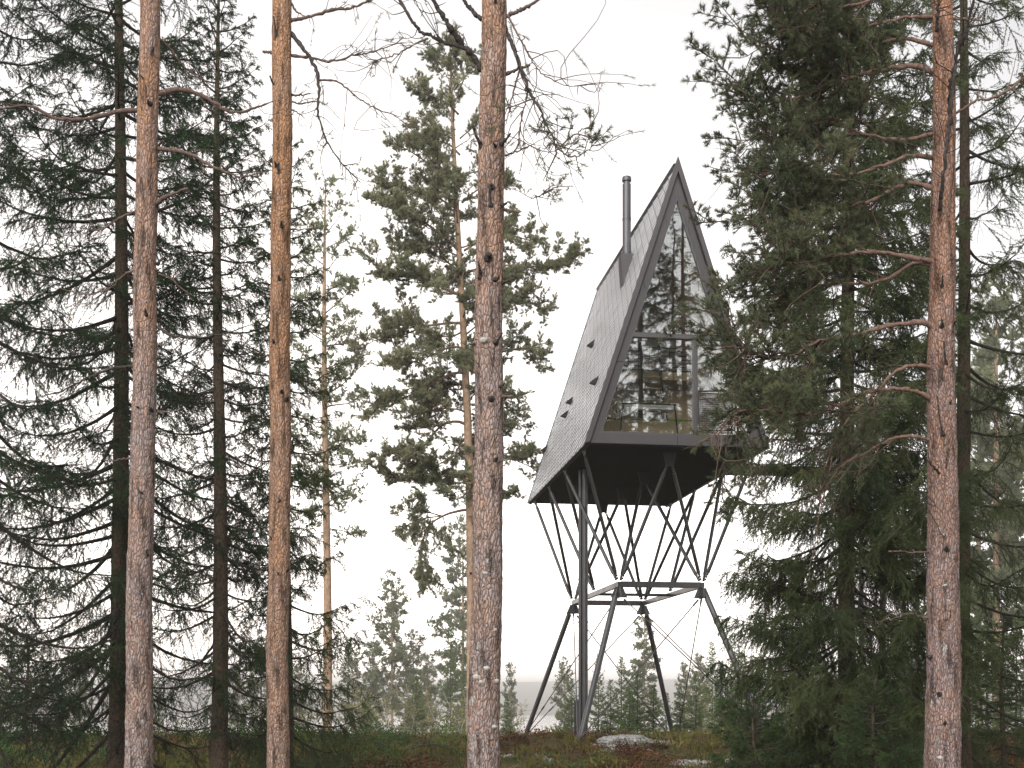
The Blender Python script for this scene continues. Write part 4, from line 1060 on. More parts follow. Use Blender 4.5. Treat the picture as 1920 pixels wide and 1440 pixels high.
def fallen(px, D, L, az, r, label, seed):
    rng = np.random.default_rng(seed); x = (px - 960) / F * D
    s = np.linspace(0, 1, 14)
    X = x + math.cos(az) * L * (s - 0.5) + np.cumsum(rng.normal(0, 0.012, 14)); Y = D + math.sin(az) * L * (s - 0.5)
    Z = ground(X, Y) + 0.10 + 0.10 * np.sin(s * 3.1)
    P = np.stack([X, Y, Z], 1); base = P[0].copy()
    t = empty('fallen_branch', base, label, 'branch')
    mb = MB(); add_tube(mb, P, np.linspace(r, r * 0.3, 14), 7); mb.build('limb', DEAD_WOOD, t, base, True)
    for k in range(5):
        i = rng.integers(3, 13); d = unit(unit(P[i] - P[i - 1]) + unit(rng.normal(size=3)) * 0.9 + ZV_ * 0.5); l = rng.uniform(0.2, 0.5)
        mb = MB(); add_tube(mb, P[i] + d * np.linspace(0, l, 5)[:, None] + rng.normal(0, 0.012, (5, 3)), np.linspace(r * 0.4, 0.003, 5), 5); mb.build('twig', DEAD_WOOD, t, base, True)
ZV_ = np.array([0, 0, 1.0])
fallen(1255, 27.6, 1.5, 0.3, 0.022, 'dead dark branch lying between the lichen rocks at the lower right', 81)
fallen(820, 28.0, 1.7, -0.2, 0.025, 'dead branch lying on the heath left of the thick central trunk', 82)
fallen(455, 28.0, 1.6, 0.25, 0.022, 'dead branch on the grass between the dark narrow spruce and the slim orange pine', 83)
fallen(150, 27.5, 1.9, -0.1, 0.03, 'long dead branch lying in the lower left corner', 84)

# ------------------------------------------------------------------ cabin
CA = np.array([1.776, 29.6, 0.0]); DV = np.array([-0.1353, 0.9908, 0.0]); UV = np.array([0.9908, 0.1353, 0.0]); ZV = np.array([0, 0, 1.0])
W, LEN, ZB, ZA = 4.57, 9.3, CZ + 6.06, CZ + 13.0
def C(u, v, z): return CA + UV * u + DV * v + ZV * z      # z absolute
AXC = np.array([UV, DV, ZV])
STEEL = mat_plain('dark_steel', (0.060, 0.058, 0.060), 0.34, 0.55, 0.5, 0.15, 3.0)
STEEL_GALV = mat_plain('galvanised_steel', (0.20, 0.20, 0.21), 0.4, 0.7, 0.5, 0.2, 5.0)
FASCIA = mat_plain('fascia_metal', (0.058, 0.052, 0.056), 0.5, 0.15, 0.4, 0.10, 1.5)
FASCIA_D = mat_plain('window_frame_metal', (0.065, 0.062, 0.064), 0.5, 0.2, 0.4, 0.08, 2.0)
SLATE = mat_plain('roof_shingles', (0.76, 0.755, 0.78), 0.38, 0.6, 0.6, 0.08, 1.6)
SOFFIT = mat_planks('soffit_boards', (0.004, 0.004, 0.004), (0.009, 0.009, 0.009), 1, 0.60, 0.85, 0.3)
FLUE = mat_plain('flue_metal', (0.075, 0.073, 0.08), 0.32, 0.6, 0.5, 0.1, 4.0)
WOOD = mat_planks('interior_spruce_ply', (0.44, 0.33, 0.20), (0.56, 0.44, 0.29), 0, 0.9, 0.5, 0.7)
BLACK = mat_plain('black_metal', (0.012, 0.012, 0.013), 0.45, 0.2, 0.4)
GREEN = mat_plain('green_upholstery', (0.20, 0.28, 0.06), 0.9, 0, 0.1, 0.15, 20)
BEIGE = mat_plain('beige_upholstery', (0.42, 0.34, 0.22), 0.9, 0, 0.1, 0.15, 20)
WHITE = mat_plain('white_laminate', (0.70, 0.69, 0.66), 0.4, 0, 0.4, 0.05)
def mat_glass():
    m = NT('window_glass')
    lw = m.n('ShaderNodeFresnel', {'IOR': 1.5}).outputs[0]
    f = m.math('ADD', m.math('MULTIPLY', lw, 0.7), 0.13, True)
    wv = m.noise(m.obj((1, 1, 1)), 1.3, 1)
    g = m.n('ShaderNodeBsdfGlossy', {'Color': (0.93, 0.95, 0.96, 1), 'Roughness': 0.012, 'Normal': m.bump(wv, 0.05, 0.03)}).outputs[0]
    t = m.n('ShaderNodeBsdfTransparent', {'Color': (0.95, 0.965, 0.96, 1)}).outputs[0]
    return m.done(m.n('ShaderNodeMixShader', {0: f, 1: t, 2: g}).outputs[0])
GLASS = mat_glass()

cab_base = C(W / 2, LEN / 2, 0); cab_base[2] = gz(cab_base[0], cab_base[1])
cabin = empty('treetop_cabin', cab_base, 'black A-frame cabin on tall steel stilts with a glazed gable', 'cabin')
def part(mb, name, mat, par=None, smooth=False):
    if par is None: return mb.build(name, mat, cabin, cab_base, smooth)
    o = mb.build(name, mat, par, cab_base, smooth); return o

HR = ZA - ZB
slope_l = np.array(unit(C(W / 2, 0, ZA) - C(0, 0, ZB)))      # up the left slope
slope_r = np.array(unit(C(W / 2, 0, ZA) - C(W, 0, ZB)))
SL = math.hypot(W / 2, HR)
nrm_l = unit(np.cross(DV, slope_l)); nrm_l = nrm_l if nrm_l @ UV < 0 else -nrm_l
nrm_r = unit(np.cross(DV, slope_r)); nrm_r = nrm_r if nrm_r @ UV > 0 else -nrm_r

def roof_side(eave0, sl, nr, name):
    """panel with real lapped diamond shingles; eave0: eave corner at the front"""
    th = 0.10; mb = MB()
    A0 = eave0; B0 = eave0 + sl * SL
    add_prism(mb, [A0, B0, B0 - nr * th, A0 - nr * th], DV * LEN)
    pan = part(mb, 'roof_panel', BLACK)
    rng = np.random.default_rng(17); tiles = MB()
    w, h = 0.52, 0.165
    nrow = int(SL / h) + 1; ncol = int(LEN / w) + 2
    for i in range(nrow + 1):
        for j in range(-1, ncol):
            cu = (j + (0.5 if i % 2 else 0.0)) * w; cs = i * h
            pts = np.array([[cu - w / 2 + 0.042, cs], [cu, cs - h + 0.015], [cu + w / 2 - 0.042, cs], [cu, cs + h - 0.015]])
            pts[:, 0] = np.clip(pts[:, 0], 0.0, LEN); pts[:, 1] = np.clip(pts[:, 1], 0.0, SL)
            area = abs(np.sum(pts[:, 0] * np.roll(pts[:, 1], -1) - np.roll(pts[:, 0], -1) * pts[:, 1])) / 2
            if area < 0.004: continue
            lift = np.array([0.014, 0.028, 0.014, 0.003]) + rng.normal(0, 0.0014) + np.array([1, 0, -1, 0]) * rng.normal(0, 0.0010)
            lift = np.maximum(lift, 0.0012)
            top = np.array([A0 + DV * p[0] + sl * p[1] + nr * q for p, q in zip(pts, lift)])
            low = np.array([A0 + DV * p[0] + sl * p[1] + nr * max(q - 0.009, 0.0005) for p, q in zip(pts, lift)])
            V = np.concatenate([top, low])
            tiles.add(V, np.array([[0, 1, 2, 3], [0, 4, 5, 1], [1, 5, 6, 2]]), 0)
    t = part(tiles, 'shingles', SLATE, pan)
    return pan
pan_l = roof_side(C(0, 0.05, ZB), slope_l, nrm_l, 'left')
pan_r = roof_side(C(W, 0.05, ZB), slope_r, nrm_r, 'right')

# triangle cross-section helpers: inset outlines on the gable plane
cosA = (W / 2) / SL; sinA = HR / SL
def tri(ins, bot, v):
    """triangle inset by `ins` (perpendicular) from the slopes and `bot` from the base"""
    zt_ = ZA - ins / cosA; dz = HR - bot
    hw = lambda z: (ZA - z) / HR * W / 2 - ins / sinA
    zb = ZB + bot
    return [C(W / 2 - hw(zb), v, zb), C(W / 2 + hw(zb), v, zb), C(W / 2, v, zt_)], hw
def ring(mb, o, i, ext, mat=0):
    """mitred triangular frame between outline o and i"""
    for k in range(3):
        a, b, c, d = o[k], o[(k + 1) % 3], i[(k + 1) % 3], i[k]
        add_prism(mb, [a, b, c, d], ext, mat)
# roof edge trim, shadow gap, fascia panels, window frame
for v0, v1 in ((-0.06, 0.05), (LEN + 0.05, LEN + 0.11)):
    mb = MB(); o, _ = tri(-0.035, 0.0, v0); i, _ = tri(0.075, 0.06, v0)
    for k in (1, 2):
        a, b, c, d = o[k], o[(k + 1) % 3], i[(k + 1) % 3], i[k]
        add_prism(mb, [a, b, c, d], DV * (v1 - v0))
    part(mb, 'roof_edge', FASCIA)
mb = MB(); o, _ = tri(0.10, 0.035, 0.02); i, _ = tri(0.245, 0.27, 0.02)
segs = []
for k in range(3):
    a, b, c, d = [np.array(q) for q in (o[k], o[(k + 1) % 3], i[(k + 1) % 3], i[k])]
    n = 4 if k else 2
    cuts = [0, 0.30, 0.60, 0.86, 1.0] if k == 1 else ([0, 0.14, 0.40, 0.70, 1.0] if k == 2 else [0, 0.5, 1.0])
    for q in range(n):
        t0, t1 = cuts[q] + (0.0012 if q else 0), cuts[q + 1] - (0.0012 if q < n - 1 else 0)
        segs.append([a + (b - a) * t0, a + (b - a) * t1, d + (c - d) * t1, d + (c - d) * t0])
for s in segs:
    mbs = MB(); add_prism(mbs, s, DV * 0.05); part(mbs, 'gable_panel', FASCIA)
mb = MB(); o, _ = tri(0.02, 0.02, 0.09); i, _ = tri(0.255, 0.27, 0.09)
ring(mb, o, i, DV * 0.16); part(mb, 'gable_wall', BLACK)
window = None
mb = MB(); o, _ = tri(0.247, 0.272, 0.0); i, hw = tri(0.288, 0.325, 0.0)
ring(mb, [q + DV * 0.03 for q in o], [q + DV * 0.03 for q in i], DV * 0.10)
ZTR = ZB + 2.70; ZWB = ZB + 0.325; UM = 2.745
add_box(mb, C(W / 2, 0.085, ZTR), hw(ZTR) + 0.02, 0.052, 0.055, AXC)
add_box(mb, C(UM, 0.084, (ZTR - 0.065 + ZWB) / 2), 0.055, 0.050, (ZTR - 0.065 - ZWB) / 2, AXC)
window = part(mb, 'gable_window', FASCIA_D)
mb = MB(); hz = hw(ZTR + 0.065)
add_prism(mb, [C(W / 2 - hz, 0.10, ZTR + 0.067), C(W / 2 + hz, 0.10, ZTR + 0.067), C(W / 2, 0.10, ZA - 0.288 / cosA)], DV * 0.012)
part(mb, 'pane', GLASS, window)
h0, h1 = hw(ZWB), hw(ZTR - 0.067)
mb = MB(); add_prism(mb, [C(W / 2 - h0, 0.10, ZWB), C(UM - 0.056, 0.10, ZWB), C(UM - 0.056, 0.10, ZTR - 0.067), C(W / 2 - h1, 0.10, ZTR - 0.067)], DV * 0.012)
part(mb, 'pane', GLASS, window)
mb = MB(); add_prism(mb, [C(UM + 0.056, 0.10, ZWB), C(W / 2 + h0, 0.10, ZWB), C(W / 2 + h1, 0.10, ZTR - 0.067), C(UM + 0.056, 0.10, ZTR - 0.067)], DV * 0.012)
part(mb, 'pane', GLASS, window)
# back gable wall, floor / soffit
mb = MB(); o, _ = tri(0.10, 0.02, LEN - 0.1); i, _ = tri(0.34, 0.30, LEN - 0.1); ring(mb, o, i, DV * 0.1)
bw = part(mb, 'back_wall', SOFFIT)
mb = MB(); i, _ = tri(0.345, 0.305, LEN - 0.06); add_prism(mb, i, DV * 0.012); part(mb, 'pane', GLASS, bw)  # unseen back glazing, added to let daylight into the interior
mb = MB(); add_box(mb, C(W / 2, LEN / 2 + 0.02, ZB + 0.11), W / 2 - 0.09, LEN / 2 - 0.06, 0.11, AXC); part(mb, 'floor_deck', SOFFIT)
# inside lining
mb = MB()
for s, e0, nr in ((1, C(0, 0, ZB), nrm_l), (-1, C(W, 0, ZB), nrm_r)):
    sl = slope_l if s == 1 else slope_r
    a = e0 - nr * 0.14 + sl * 0.30; b = e0 - nr * 0.14 + sl * (SL - 0.55)
    add_prism(mb, [a + DV * 0.3, b + DV * 0.3, b - nr * 0.02 + DV * 0.3, a - nr * 0.02 + DV * 0.3], DV * 8.6)
part(mb, 'interior_wall', WOOD)
mb = MB(); add_box(mb, C(W / 2, LEN / 2, ZB + 0.27), W / 2 - 0.3, LEN / 2 - 0.35, 0.02, AXC); part(mb, 'interior_floor', WOOD)
mb = MB(); zl = ZB + 2.45; hl = (ZA - zl) / HR * W / 2 - 0.2
add_box(mb, C(W / 2, 5.4, zl), hl, 2.6, 0.10, AXC); part(mb, 'sleeping_loft', WOOD)
mb = MB(); z3 = ZB + 1.30; add_box(mb, C(1.35, 3.6, z3), 0.40, 0.04, 1.0, AXC); add_box(mb, C(3.35, 3.6, z3), 0.45, 0.04, 1.0, AXC); part(mb, 'partition', WOOD)
# loft ladder and loft railing
mb = MB()
for u in (W / 2 - 0.25, W / 2 + 0.25): add_beam(mb, C(u, 2.15, ZB + 0.30), C(u, 2.75, ZB + 3.3), 0.07, 0.035)
part(mb, 'ladder_rail', BLACK)
for k in range(8):
    q = 0.05 + k * 0.105; mb = MB(); add_box(mb, C(W / 2, 2.15 + 0.6 * q, ZB + 0.30 + 3.0 * q), 0.23, 0.05, 0.018, AXC); part(mb, 'ladder_rung', WOOD)
mb = MB()
for k in range(9): add_beam(mb, C(W / 2 - hl + 0.15 + k * (2 * hl - 0.3) / 8, 2.83, zl + 0.1), C(W / 2 - hl + 0.15 + k * (2 * hl - 0.3) / 8, 2.83, zl + 0.75), 0.018, 0.018)
for q in np.linspace(0.15, 0.75, 7): add_beam(mb, C(W / 2 - hl + 0.2, 2.83, zl + q), C(W / 2 + hl - 0.2, 2.83, zl + q), 0.018, 0.018)
part(mb, 'loft_railing', BLACK)
# guard railing in front of the opening sash
mb = MB(); vr = -0.03; u0, u1, z0_, z1_ = UM + 0.06, 3.72, ZB + 0.42, ZB + 1.36
P = smooth_path([C(u0, vr, z0_ + 0.12), C(u0, vr, z1_ - 0.1), C(u0 + 0.1, vr, z1_), C(u1 - 0.1, vr, z1_), C(u1, vr, z1_ - 0.1), C(u1, vr, z0_ + 0.1), C(u1 - 0.1, vr, z0_), C(u0 + 0.1, vr, z0_), C(u0, vr, z0_ + 0.12)], 70)
add_tube(mb, P, 0.018, 8)
for u in np.linspace(u0, u1, 19)[1:-1]: add_tube(mb, [C(u, vr, z0_), C(u, vr, z1_)], 0.005, 5)
for z in np.linspace(z0_, z1_, 19)[1:-1]: add_tube(mb, [C(u0, vr - 0.006, z), C(u1, vr - 0.006, z)], 0.005, 5)
part(mb, 'guard_railing', BLACK)

# chimney
ch = None
VC = 2.92
ub = 0.5 * (1 - 0) * 0 + 1.565   # outer face of the flashing box, measured from the left eave
def roofz(u): return ZB + HR * u / (W / 2)
mb = MB(); zt0 = CZ + 11.72; ui = (zt0 - ZB) / HR * W / 2
add_prism(mb, [C(ub, VC - 0.17, roofz(ub) - 0.0), C(ub - 0.06, VC - 0.17, zt0), C(ui + 0.02, VC - 0.17, zt0)], DV * 0.36)
ch = part(mb, 'chimney', FASCIA)
uc = (ub - 0.06 + ui) / 2 + 0.01
mb = MB(); P = [C(uc, VC, zt0), C(uc, VC, CZ + 13.62)]
add_tube(mb, P, 0.112, 28); add_tube(mb, [C(uc, VC, zt0 + 0.0), C(uc, VC, zt0 + 0.04)], 0.09, 24)
for zc_ in (zt0 + 0.06, zt0 + 0.22, zt0 + 0.95): add_tube(mb, [C(uc, VC, zc_), C(uc, VC, zc_ + 0.035)], 0.121, 28)
part(mb, 'flue_pipe', FLUE, ch, False)
mb = MB(); add_tube(mb, [C(uc, VC, CZ + 13.62), C(uc, VC, CZ + 13.72)], 0.085, 24)
add_tube(mb, smooth_path([C(uc, VC, CZ + 13.70), C(uc, VC, CZ + 13.80), C(uc, VC, CZ + 13.84)], 6), [0.125, 0.125, 0.122, 0.11, 0.08, 0.03], 28)
part(mb, 'cowl', FLUE, ch, False)

# triangular roof vents
def vent(px, py):
    best = None
    for v in np.linspace(0.3, 9.0, 60):
        for t in np.linspace(0.02, 0.8, 60):
            q = C(W / 2 * t, v, ZB + HR * t); e = abs(960 + q[0] / q[1] * F - px) + abs(HY - (q[2] - CZ) / q[1] * F - py)
            if best is None or e < best[0]: best = (e, v, t)
    _, v, t = best
    o = C(0, v, ZB) + slope_l * (SL * t)
    a, b, c = o - DV * 0.02, o + DV * 0.24, o + DV * 0.11 + slope_l * 0.30
    tip = o + DV * 0.11 - slope_l * 0.01 + nrm_l * 0.17
    top = o + DV * 0.11 + slope_l * 0.26
    mb = MB(); V = np.array([a, b, top, a + nrm_l * 0.17, b + nrm_l * 0.17])
    mb.add(V, np.array([[3, 2, 4]])); mb.add(V, np.array([[0, 3, 4, 1]])); mb.add(V, np.array([[0, 2, 3], [1, 4, 2]]))
    part(mb, 'roof_vent', BLACK)
for q in ((1112, 650), (1118, 720), (1073, 757), (1064, 782), (1019, 846)): vent(*q)

# ------------------------------------------------------------------ steel frame under the cabin
RX, RZ = 2.19, CZ + 2.83
rv0, rv1 = 1.62, 7.92                               # ring from front to back along the cabin axis
def ringp(su, v): return C(W / 2 + su * RX / 2, v, RZ)
# sit the ring's front left corner where it is seen
for su in (-1, 1):
    mb = MB(); add_beam(mb, ringp(su, rv0 - 0.07), ringp(su, rv1 + 0.07), 0.09, 0.13); part(mb, 'ring_beam', STEEL)
for v in (rv0, rv1):
    mb = MB(); add_beam(mb, ringp(-1, v) + UV * 0.05, ringp(1, v) - UV * 0.05, 0.10, 0.15); part(mb, 'ring_beam', STEEL)
mb = MB(); add_tube(mb, [ringp(-1, (rv0 + rv1) / 2), ringp(1, (rv0 + rv1) / 2)], 0.04, 10); part(mb, 'cross_tube', STEEL)
LV = [0.75, 3.40, 6.00, 8.65]
def Lp(k, s): return C(W / 2 + s * (W / 2 - 0.10), LV[k], ZB - 0.02)
def Cp(k): return C(W / 2, LV[k], ZB - 0.30)
def strut(a, b, r=0.046):
    a, b = np.array(a), np.array(b); t = unit(b - a); L = np.linalg.norm(b - a)
    mb = MB(); e = 0.24
    add_tube(mb, [a + t * e, b - t * e], r, 14)
    for p, s in ((a, 1), (b, -1)):
        add_tube(mb, [p + t * s * 0.10, p + t * s * e], r * 0.42, 8)
        add_tube(mb, [p + t * s * (e - 0.02), p + t * s * (e + 0.05)], r * 0.85, 12)
        for q in (0.03, 0.10, 0.17): add_tube(mb, [p + t * s * q, p + t * s * (q + 0.045)], r * 0.75, 8)
    part(mb, 'strut', STEEL)
mid = (rv0 + rv1) / 2
J = {}
for su in (-1, 1):
    f, m_, b_ = ringp(su, rv0) + ZV * 0.10, ringp(su, mid) + ZV * 0.10, ringp(su, rv1) + ZV * 0.10
    d = DV * 0.05; o = UV * su * 0.05
    strut(f + o - d, Lp(0, su)); strut(f + o + d, Lp(1, su)); strut(f - o - d, Cp(0) + UV * su * 0.06); strut(f - o + d, Cp(1) + UV * su * 0.06)
    strut(m_ - d, Lp(1, su)); strut(m_ + d, Lp(2, su))
    strut(b_ + o - d, Lp(2, su)); strut(b_ + o + d, Lp(3, su)); strut(b_ - o - d, Cp(2) + UV * su * 0.06); strut(b_ - o + d, Cp(3) + UV * su * 0.06)
for k in range(4):
    mb = MB(); add_prism(mb, [C(W / 2 - 0.16, LV[k] - 0.02, ZB - 0.003), C(W / 2 + 0.16, LV[k] - 0.02, ZB - 0.003), C(W / 2 + 0.10, LV[k] - 0.02, ZB - 0.34), C(W / 2 - 0.10, LV[k] - 0.02, ZB - 0.34)], DV * 0.04)
    part(mb, 'strut_bracket', BLACK)
    for su in (-1, 1):
        p = Lp(k, su); mb = MB(); add_box(mb, p + ZV * 0.0 - UV * su * 0.02, 0.02, 0.07, 0.09, AXC)
        for q in (-0.03, 0.03): add_tube(mb, [p + DV * q + UV * su * 0.0 - ZV * 0.03, p + DV * q + UV * su * 0.03 - ZV * 0.03], 0.02, 8)
        part(mb, 'strut_bracket', STEEL_GALV)
FEET = {(-1, 0): at(1088, 1388, 29.75), (1, 0): at(1424, 1350, 30.3), (-1, 1): at(990, 1366, 38.6), (1, 1): at(1258, 1362, 39.0)}
HEAD = {}
for (su, b), ft in FEET.items():
    v = rv1 if b else rv0
    hd = ringp(su, v) - ZV * 0.16 + UV * su * 0.06; HEAD[(su, b)] = ringp(su, v) - ZV * 0.26
    tt = unit(ft - hd)
    for _ in range(400):
        if ft[2] < gz(ft[0], ft[1]) - 0.1: break
        ft = ft + tt * 0.02
    FEET[(su, b)] = ft
    t = unit(ft - hd)
    mb = MB(); add_tube(mb, [hd + t * 0.22, ft], 0.074, 20); add_tube(mb, [hd, hd + t * 0.3], 0.03, 10)
    add_tube(mb, [hd + t * 0.2, hd + t * 0.26], 0.06, 14)
    part(mb, 'leg', STEEL if (b or su < 0) else STEEL)
    c = ringp(su, v); mb = MB()
    add_prism(mb, [c + UV * (-0.10) - ZV * 0.07 - DV * 0.02, c + UV * 0.10 - ZV * 0.07 - DV * 0.02, c + UV * 0.22 - ZV * 0.34 - DV * 0.02, c - UV * 0.22 - ZV * 0.34 - DV * 0.02], DV * 0.04)
    add_prism(mb, [c - DV * 0.10 - ZV * 0.07 - UV * 0.02, c + DV * 0.10 - ZV * 0.07 - UV * 0.02, c + DV * 0.22 - ZV * 0.34 - UV * 0.02, c - DV * 0.22 - ZV * 0.34 - UV * 0.02], UV * 0.04)
    part(mb, 'node_plate', STEEL)
def rod(h, f):
    a = HEAD[h]; b = FEET[f] + ZV * 0.22
    t = unit(b - a); a = a + t * 0.18; mb = MB()
    add_tube(mb, [a, b], 0.0145, 8); L = np.linalg.norm(b - a)
    for q in (0.0, L * 0.72, L - 0.3): add_tube(mb, [a + t * q, a + t * (q + 0.22)], 0.025, 8)
    part(mb, 'bracing_rod', STEEL)
for h, f in (((-1, 0), (1, 0)), ((1, 0), (-1, 0)), ((1, 0), (1, 1)), ((1, 1), (1, 0)), ((1, 1), (-1, 1)), ((-1, 1), (1, 1)), ((-1, 0), (-1, 1)), ((-1, 1), (-1, 0))): rod(h, f)
# service pipes
for px, D, r in ((1088.5, 33.0, 0.055), (1097, 32.9, 0.075)):
    a = at(px, 880, D); a[2] = ZB + 0.02; b = a.copy(); b[2] = gz(a[0], D) - 0.1
    mb = MB(); add_tube(mb, [a, b], r, 20)
    for z in (RZ + 0.15, RZ - 0.9, RZ + 0.25): add_tube(mb, [[a[0], D, z], [a[0], D, z + 0.05]], r + 0.01, 20)
    part(mb, 'service_pipe', STEEL)
for px, D, r, y0 in ((1083, 33.6, 0.10, 1312),):
    a = at(px, y0, D); b = a.copy(); b[2] = gz(a[0], D) - 0.1; mb = MB(); add_tube(mb, [a, b], r, 20); part(mb, 'service_pipe', BLACK)

# furniture behind the glass
zf = ZB + 0.291
b0 = C(1.9, 1.0, zf)
tb = empty('table', b0, 'white-topped table with black tube frame behind the gable glass', 'table')
mb = MB(); add_box(mb, C(1.75, 1.15, zf + 0.93), 0.80, 0.34, 0.02, AXC); add_box(mb, C(1.75, 0.84, zf + 0.855), 0.78, 0.015, 0.055, AXC); mb.build('tabletop', WHITE, tb, b0)
for v in (0.72, 1.5):
    mb = MB(); add_tube(mb, smooth_path([C(1.0, v, zf), C(1.09, v, zf + 0.8), C(1.17, v, zf + 0.895), C(2.33, v, zf + 0.895), C(2.41, v, zf + 0.8), C(2.5, v, zf)], 70), 0.02, 8); mb.build('frame', BLACK, tb, b0, True)
b1 = C(1.8, 1.9, zf)
so = empty('sofa', b1, 'green-backed sofa with beige seat on the cabin floor', 'sofa')
mb = MB(); add_box(mb, C(1.9, 1.75, zf + 0.33), 1.5, 0.30, 0.32, AXC); mb.build('seat', BEIGE, so, b1)
mb = MB(); add_box(mb, C(1.9, 2.0, zf + 0.735), 1.45, 0.05, 0.08, AXC); mb.build('backrest', GREEN, so, b1)

# ------------------------------------------------------------------ stair tower and footbridge
def stair_tower():
    D = 37.0; cx = (1655 - 960) / F * D; r = 1.05
    z0 = gz(cx, D); base = np.array([cx, D, z0]); ztop = zt(860, D)
    t = empty('stair_tower', base, 'round steel stair tower wrapped in wire mesh behind the spruces', 'stair tower')
    mb = MB(); add_tube(mb, [base - ZV * 0.1, [cx, D, ztop]], 0.09, 16); mb.build('newel_post', STEEL, t, base)
    for k in range(10):
        a = k * 0.6283; p = base + np.array([math.cos(a) * r, math.sin(a) * r, 0])
        mb = MB(); add_box(mb, [p[0], p[1], (z0 + ztop) / 2], 0.03, 0.03, (ztop - z0) / 2); mb.build('post', STEEL, t, base)
    mb = MB(); n = 96; H = ztop - z0; pitch = 0.9
    for s in (1, -1):
        for k in range(n):
            hs = np.linspace(0, 1, 34); a = 2 * math.pi * k / n + s * hs * H * 0.55
            P = base + np.stack([np.cos(a) * (r + 0.0), np.sin(a) * (r + 0.0), hs * H], 1)
            add_prisms(mb, P[:-1], P[1:], 0.006, 0.006)
    mb.build('mesh_screen', STEEL, t, base)
    for k in range(int(H / 0.19)):
        a = k * 0.42; z = z0 + 0.19 * (k + 1); d0 = np.array([math.cos(a), math.sin(a), 0]); d1 = np.array([math.cos(a + 0.5), math.sin(a + 0.5), 0]); c = np.array([cx, D, z])
        mb = MB(); add_prism(mb, [c + d0 * 0.08, c + d0 * 0.98, c + d1 * 0.98, c + d1 * 0.08], ZV * 0.035); mb.build('step', STEEL, t, base)
    # footbridge to the cabin door
    a = C(W - 0.35, 6.6, zt(885, D)); b = np.array([cx - 0.9, D, zt(885, D)])
    ft = (a + b) / 2; br = empty('footbridge', ft, 'narrow steel footbridge between the cabin side and the stair tower', 'footbridge')
    d = unit(b - a); s = np.cross(d, ZV)
    mb = MB(); add_beam(mb, a, b, 0.9, 0.12); mb.build('deck', STEEL, br, ft)
    for q in (-0.45, 0.45):
        mb = MB()
        for h in (0.12, 1.05): add_tube(mb, [a + s * q + ZV * h, b + s * q + ZV * h], 0.015, 6)
        for k in range(4): p = a + (b - a) * k / 3 + s * q; add_tube(mb, [p, p + ZV * 1.1], 0.018, 6)
        mb.build('railing', STEEL, br, ft)
stair_tower()

# manhole slab with two posts behind the legs
def slab():
    D = 36.0; c = at(1138, 1374, D); c[2] = gz(c[0], D) + 0.22
    t = empty('well_cover', c, 'flat pale well cover with two dark posts on the ground behind the cabin foot', 'well cover')
    mb = MB(); add_tube(mb, [c - ZV * 0.25, c + ZV * 0.0, c + ZV * 0.03], [0.26, 0.26, 0.24], 24); mb.build('lid', WHITE, t, c)
    for px, h in ((1136, 0.12), (1142.5, 0.18)):
        p = at(px, 1375, D - 0.3); p[2] = c[2] - 0.2
        mb = MB(); add_tube(mb, [p, p + ZV * (h + 0.2)], 0.035, 12); mb.build('post', STEEL, t, c)
slab()

# ------------------------------------------------------------------ haze
mz = bpy.data.materials.new('haze'); mz.use_nodes = True; tz = mz.node_tree; tz.nodes.clear()
oz = tz.nodes.new('ShaderNodeOutputMaterial'); vz = tz.nodes.new('ShaderNodeVolumePrincipled')
vz.inputs['Color'].default_value = (1.0, 0.96, 0.94, 1); vz.inputs['Density'].default_value = 0.00068; vz.inputs['Anisotropy'].default_value = 0.4
tz.links.new(vz.outputs[0], oz.inputs['Volume'])
mb = MB(); add_box(mb, [0, 2500, 12.0], 5200, 2800, 43.0)
hz_ = mb.build('haze', mz); hz_['kind'] = 'stuff'; hz_['label'] = 'thin pale haze filling the valley air'; hz_['category'] = 'haze'

# ------------------------------------------------------------------ light and sky
SUN_EL, SUN_AZ = 32.0, 205.0        # compass style: 0 = ahead of the camera (+Y), clockwise
wd = bpy.data.worlds.new('World'); SC.world = wd; wd.use_nodes = True
wt = wd.node_tree; wt.nodes.clear()
wo = wt.nodes.new('ShaderNodeOutputWorld'); bg = wt.nodes.new('ShaderNodeBackground')
sky = wt.nodes.new('ShaderNodeTexSky'); sky.sky_type = 'NISHITA'; sky.sun_disc = False
sky.sun_elevation = R(SUN_EL); sky.sun_rotation = R(SUN_AZ); sky.dust_density = 4.0; sky.air_density = 1.0
hs = wt.nodes.new('ShaderNodeHueSaturation'); hs.inputs['Saturation'].default_value = 0.10
wt.links.new(sky.outputs[0], hs.inputs['Color'])
ml = wt.nodes.new('ShaderNodeMix'); ml.data_type = 'RGBA'; ml.blend_type = 'MIX'; ml.inputs[0].default_value = 0.75
tcw = wt.nodes.new('ShaderNodeTexCoord'); sp = wt.nodes.new('ShaderNodeSeparateXYZ'); rp = wt.nodes.new('ShaderNodeValToRGB')
wt.links.new(tcw.outputs['Generated'], sp.inputs[0]); wt.links.new(sp.outputs[2], rp.inputs[0])
els = rp.color_ramp.elements
els[0].position = 0.0; els[0].color = (1.45, 1.33, 1.25, 1); els[1].position = 0.50; els[1].color = (0.20, 0.208, 0.226, 1)
e = els.new(0.10); e.color = (0.98, 0.955, 0.945, 1)
e = els.new(0.24); e.color = (0.42, 0.425, 0.445, 1)
vm = wt.nodes.new('ShaderNodeVectorMath'); vm.operation = 'SCALE'; vm.inputs['Scale'].default_value = 14.0
wt.links.new(rp.outputs[0], vm.inputs[0])
wt.links.new(hs.outputs[0], ml.inputs[6]); wt.links.new(vm.outputs[0], ml.inputs[7])
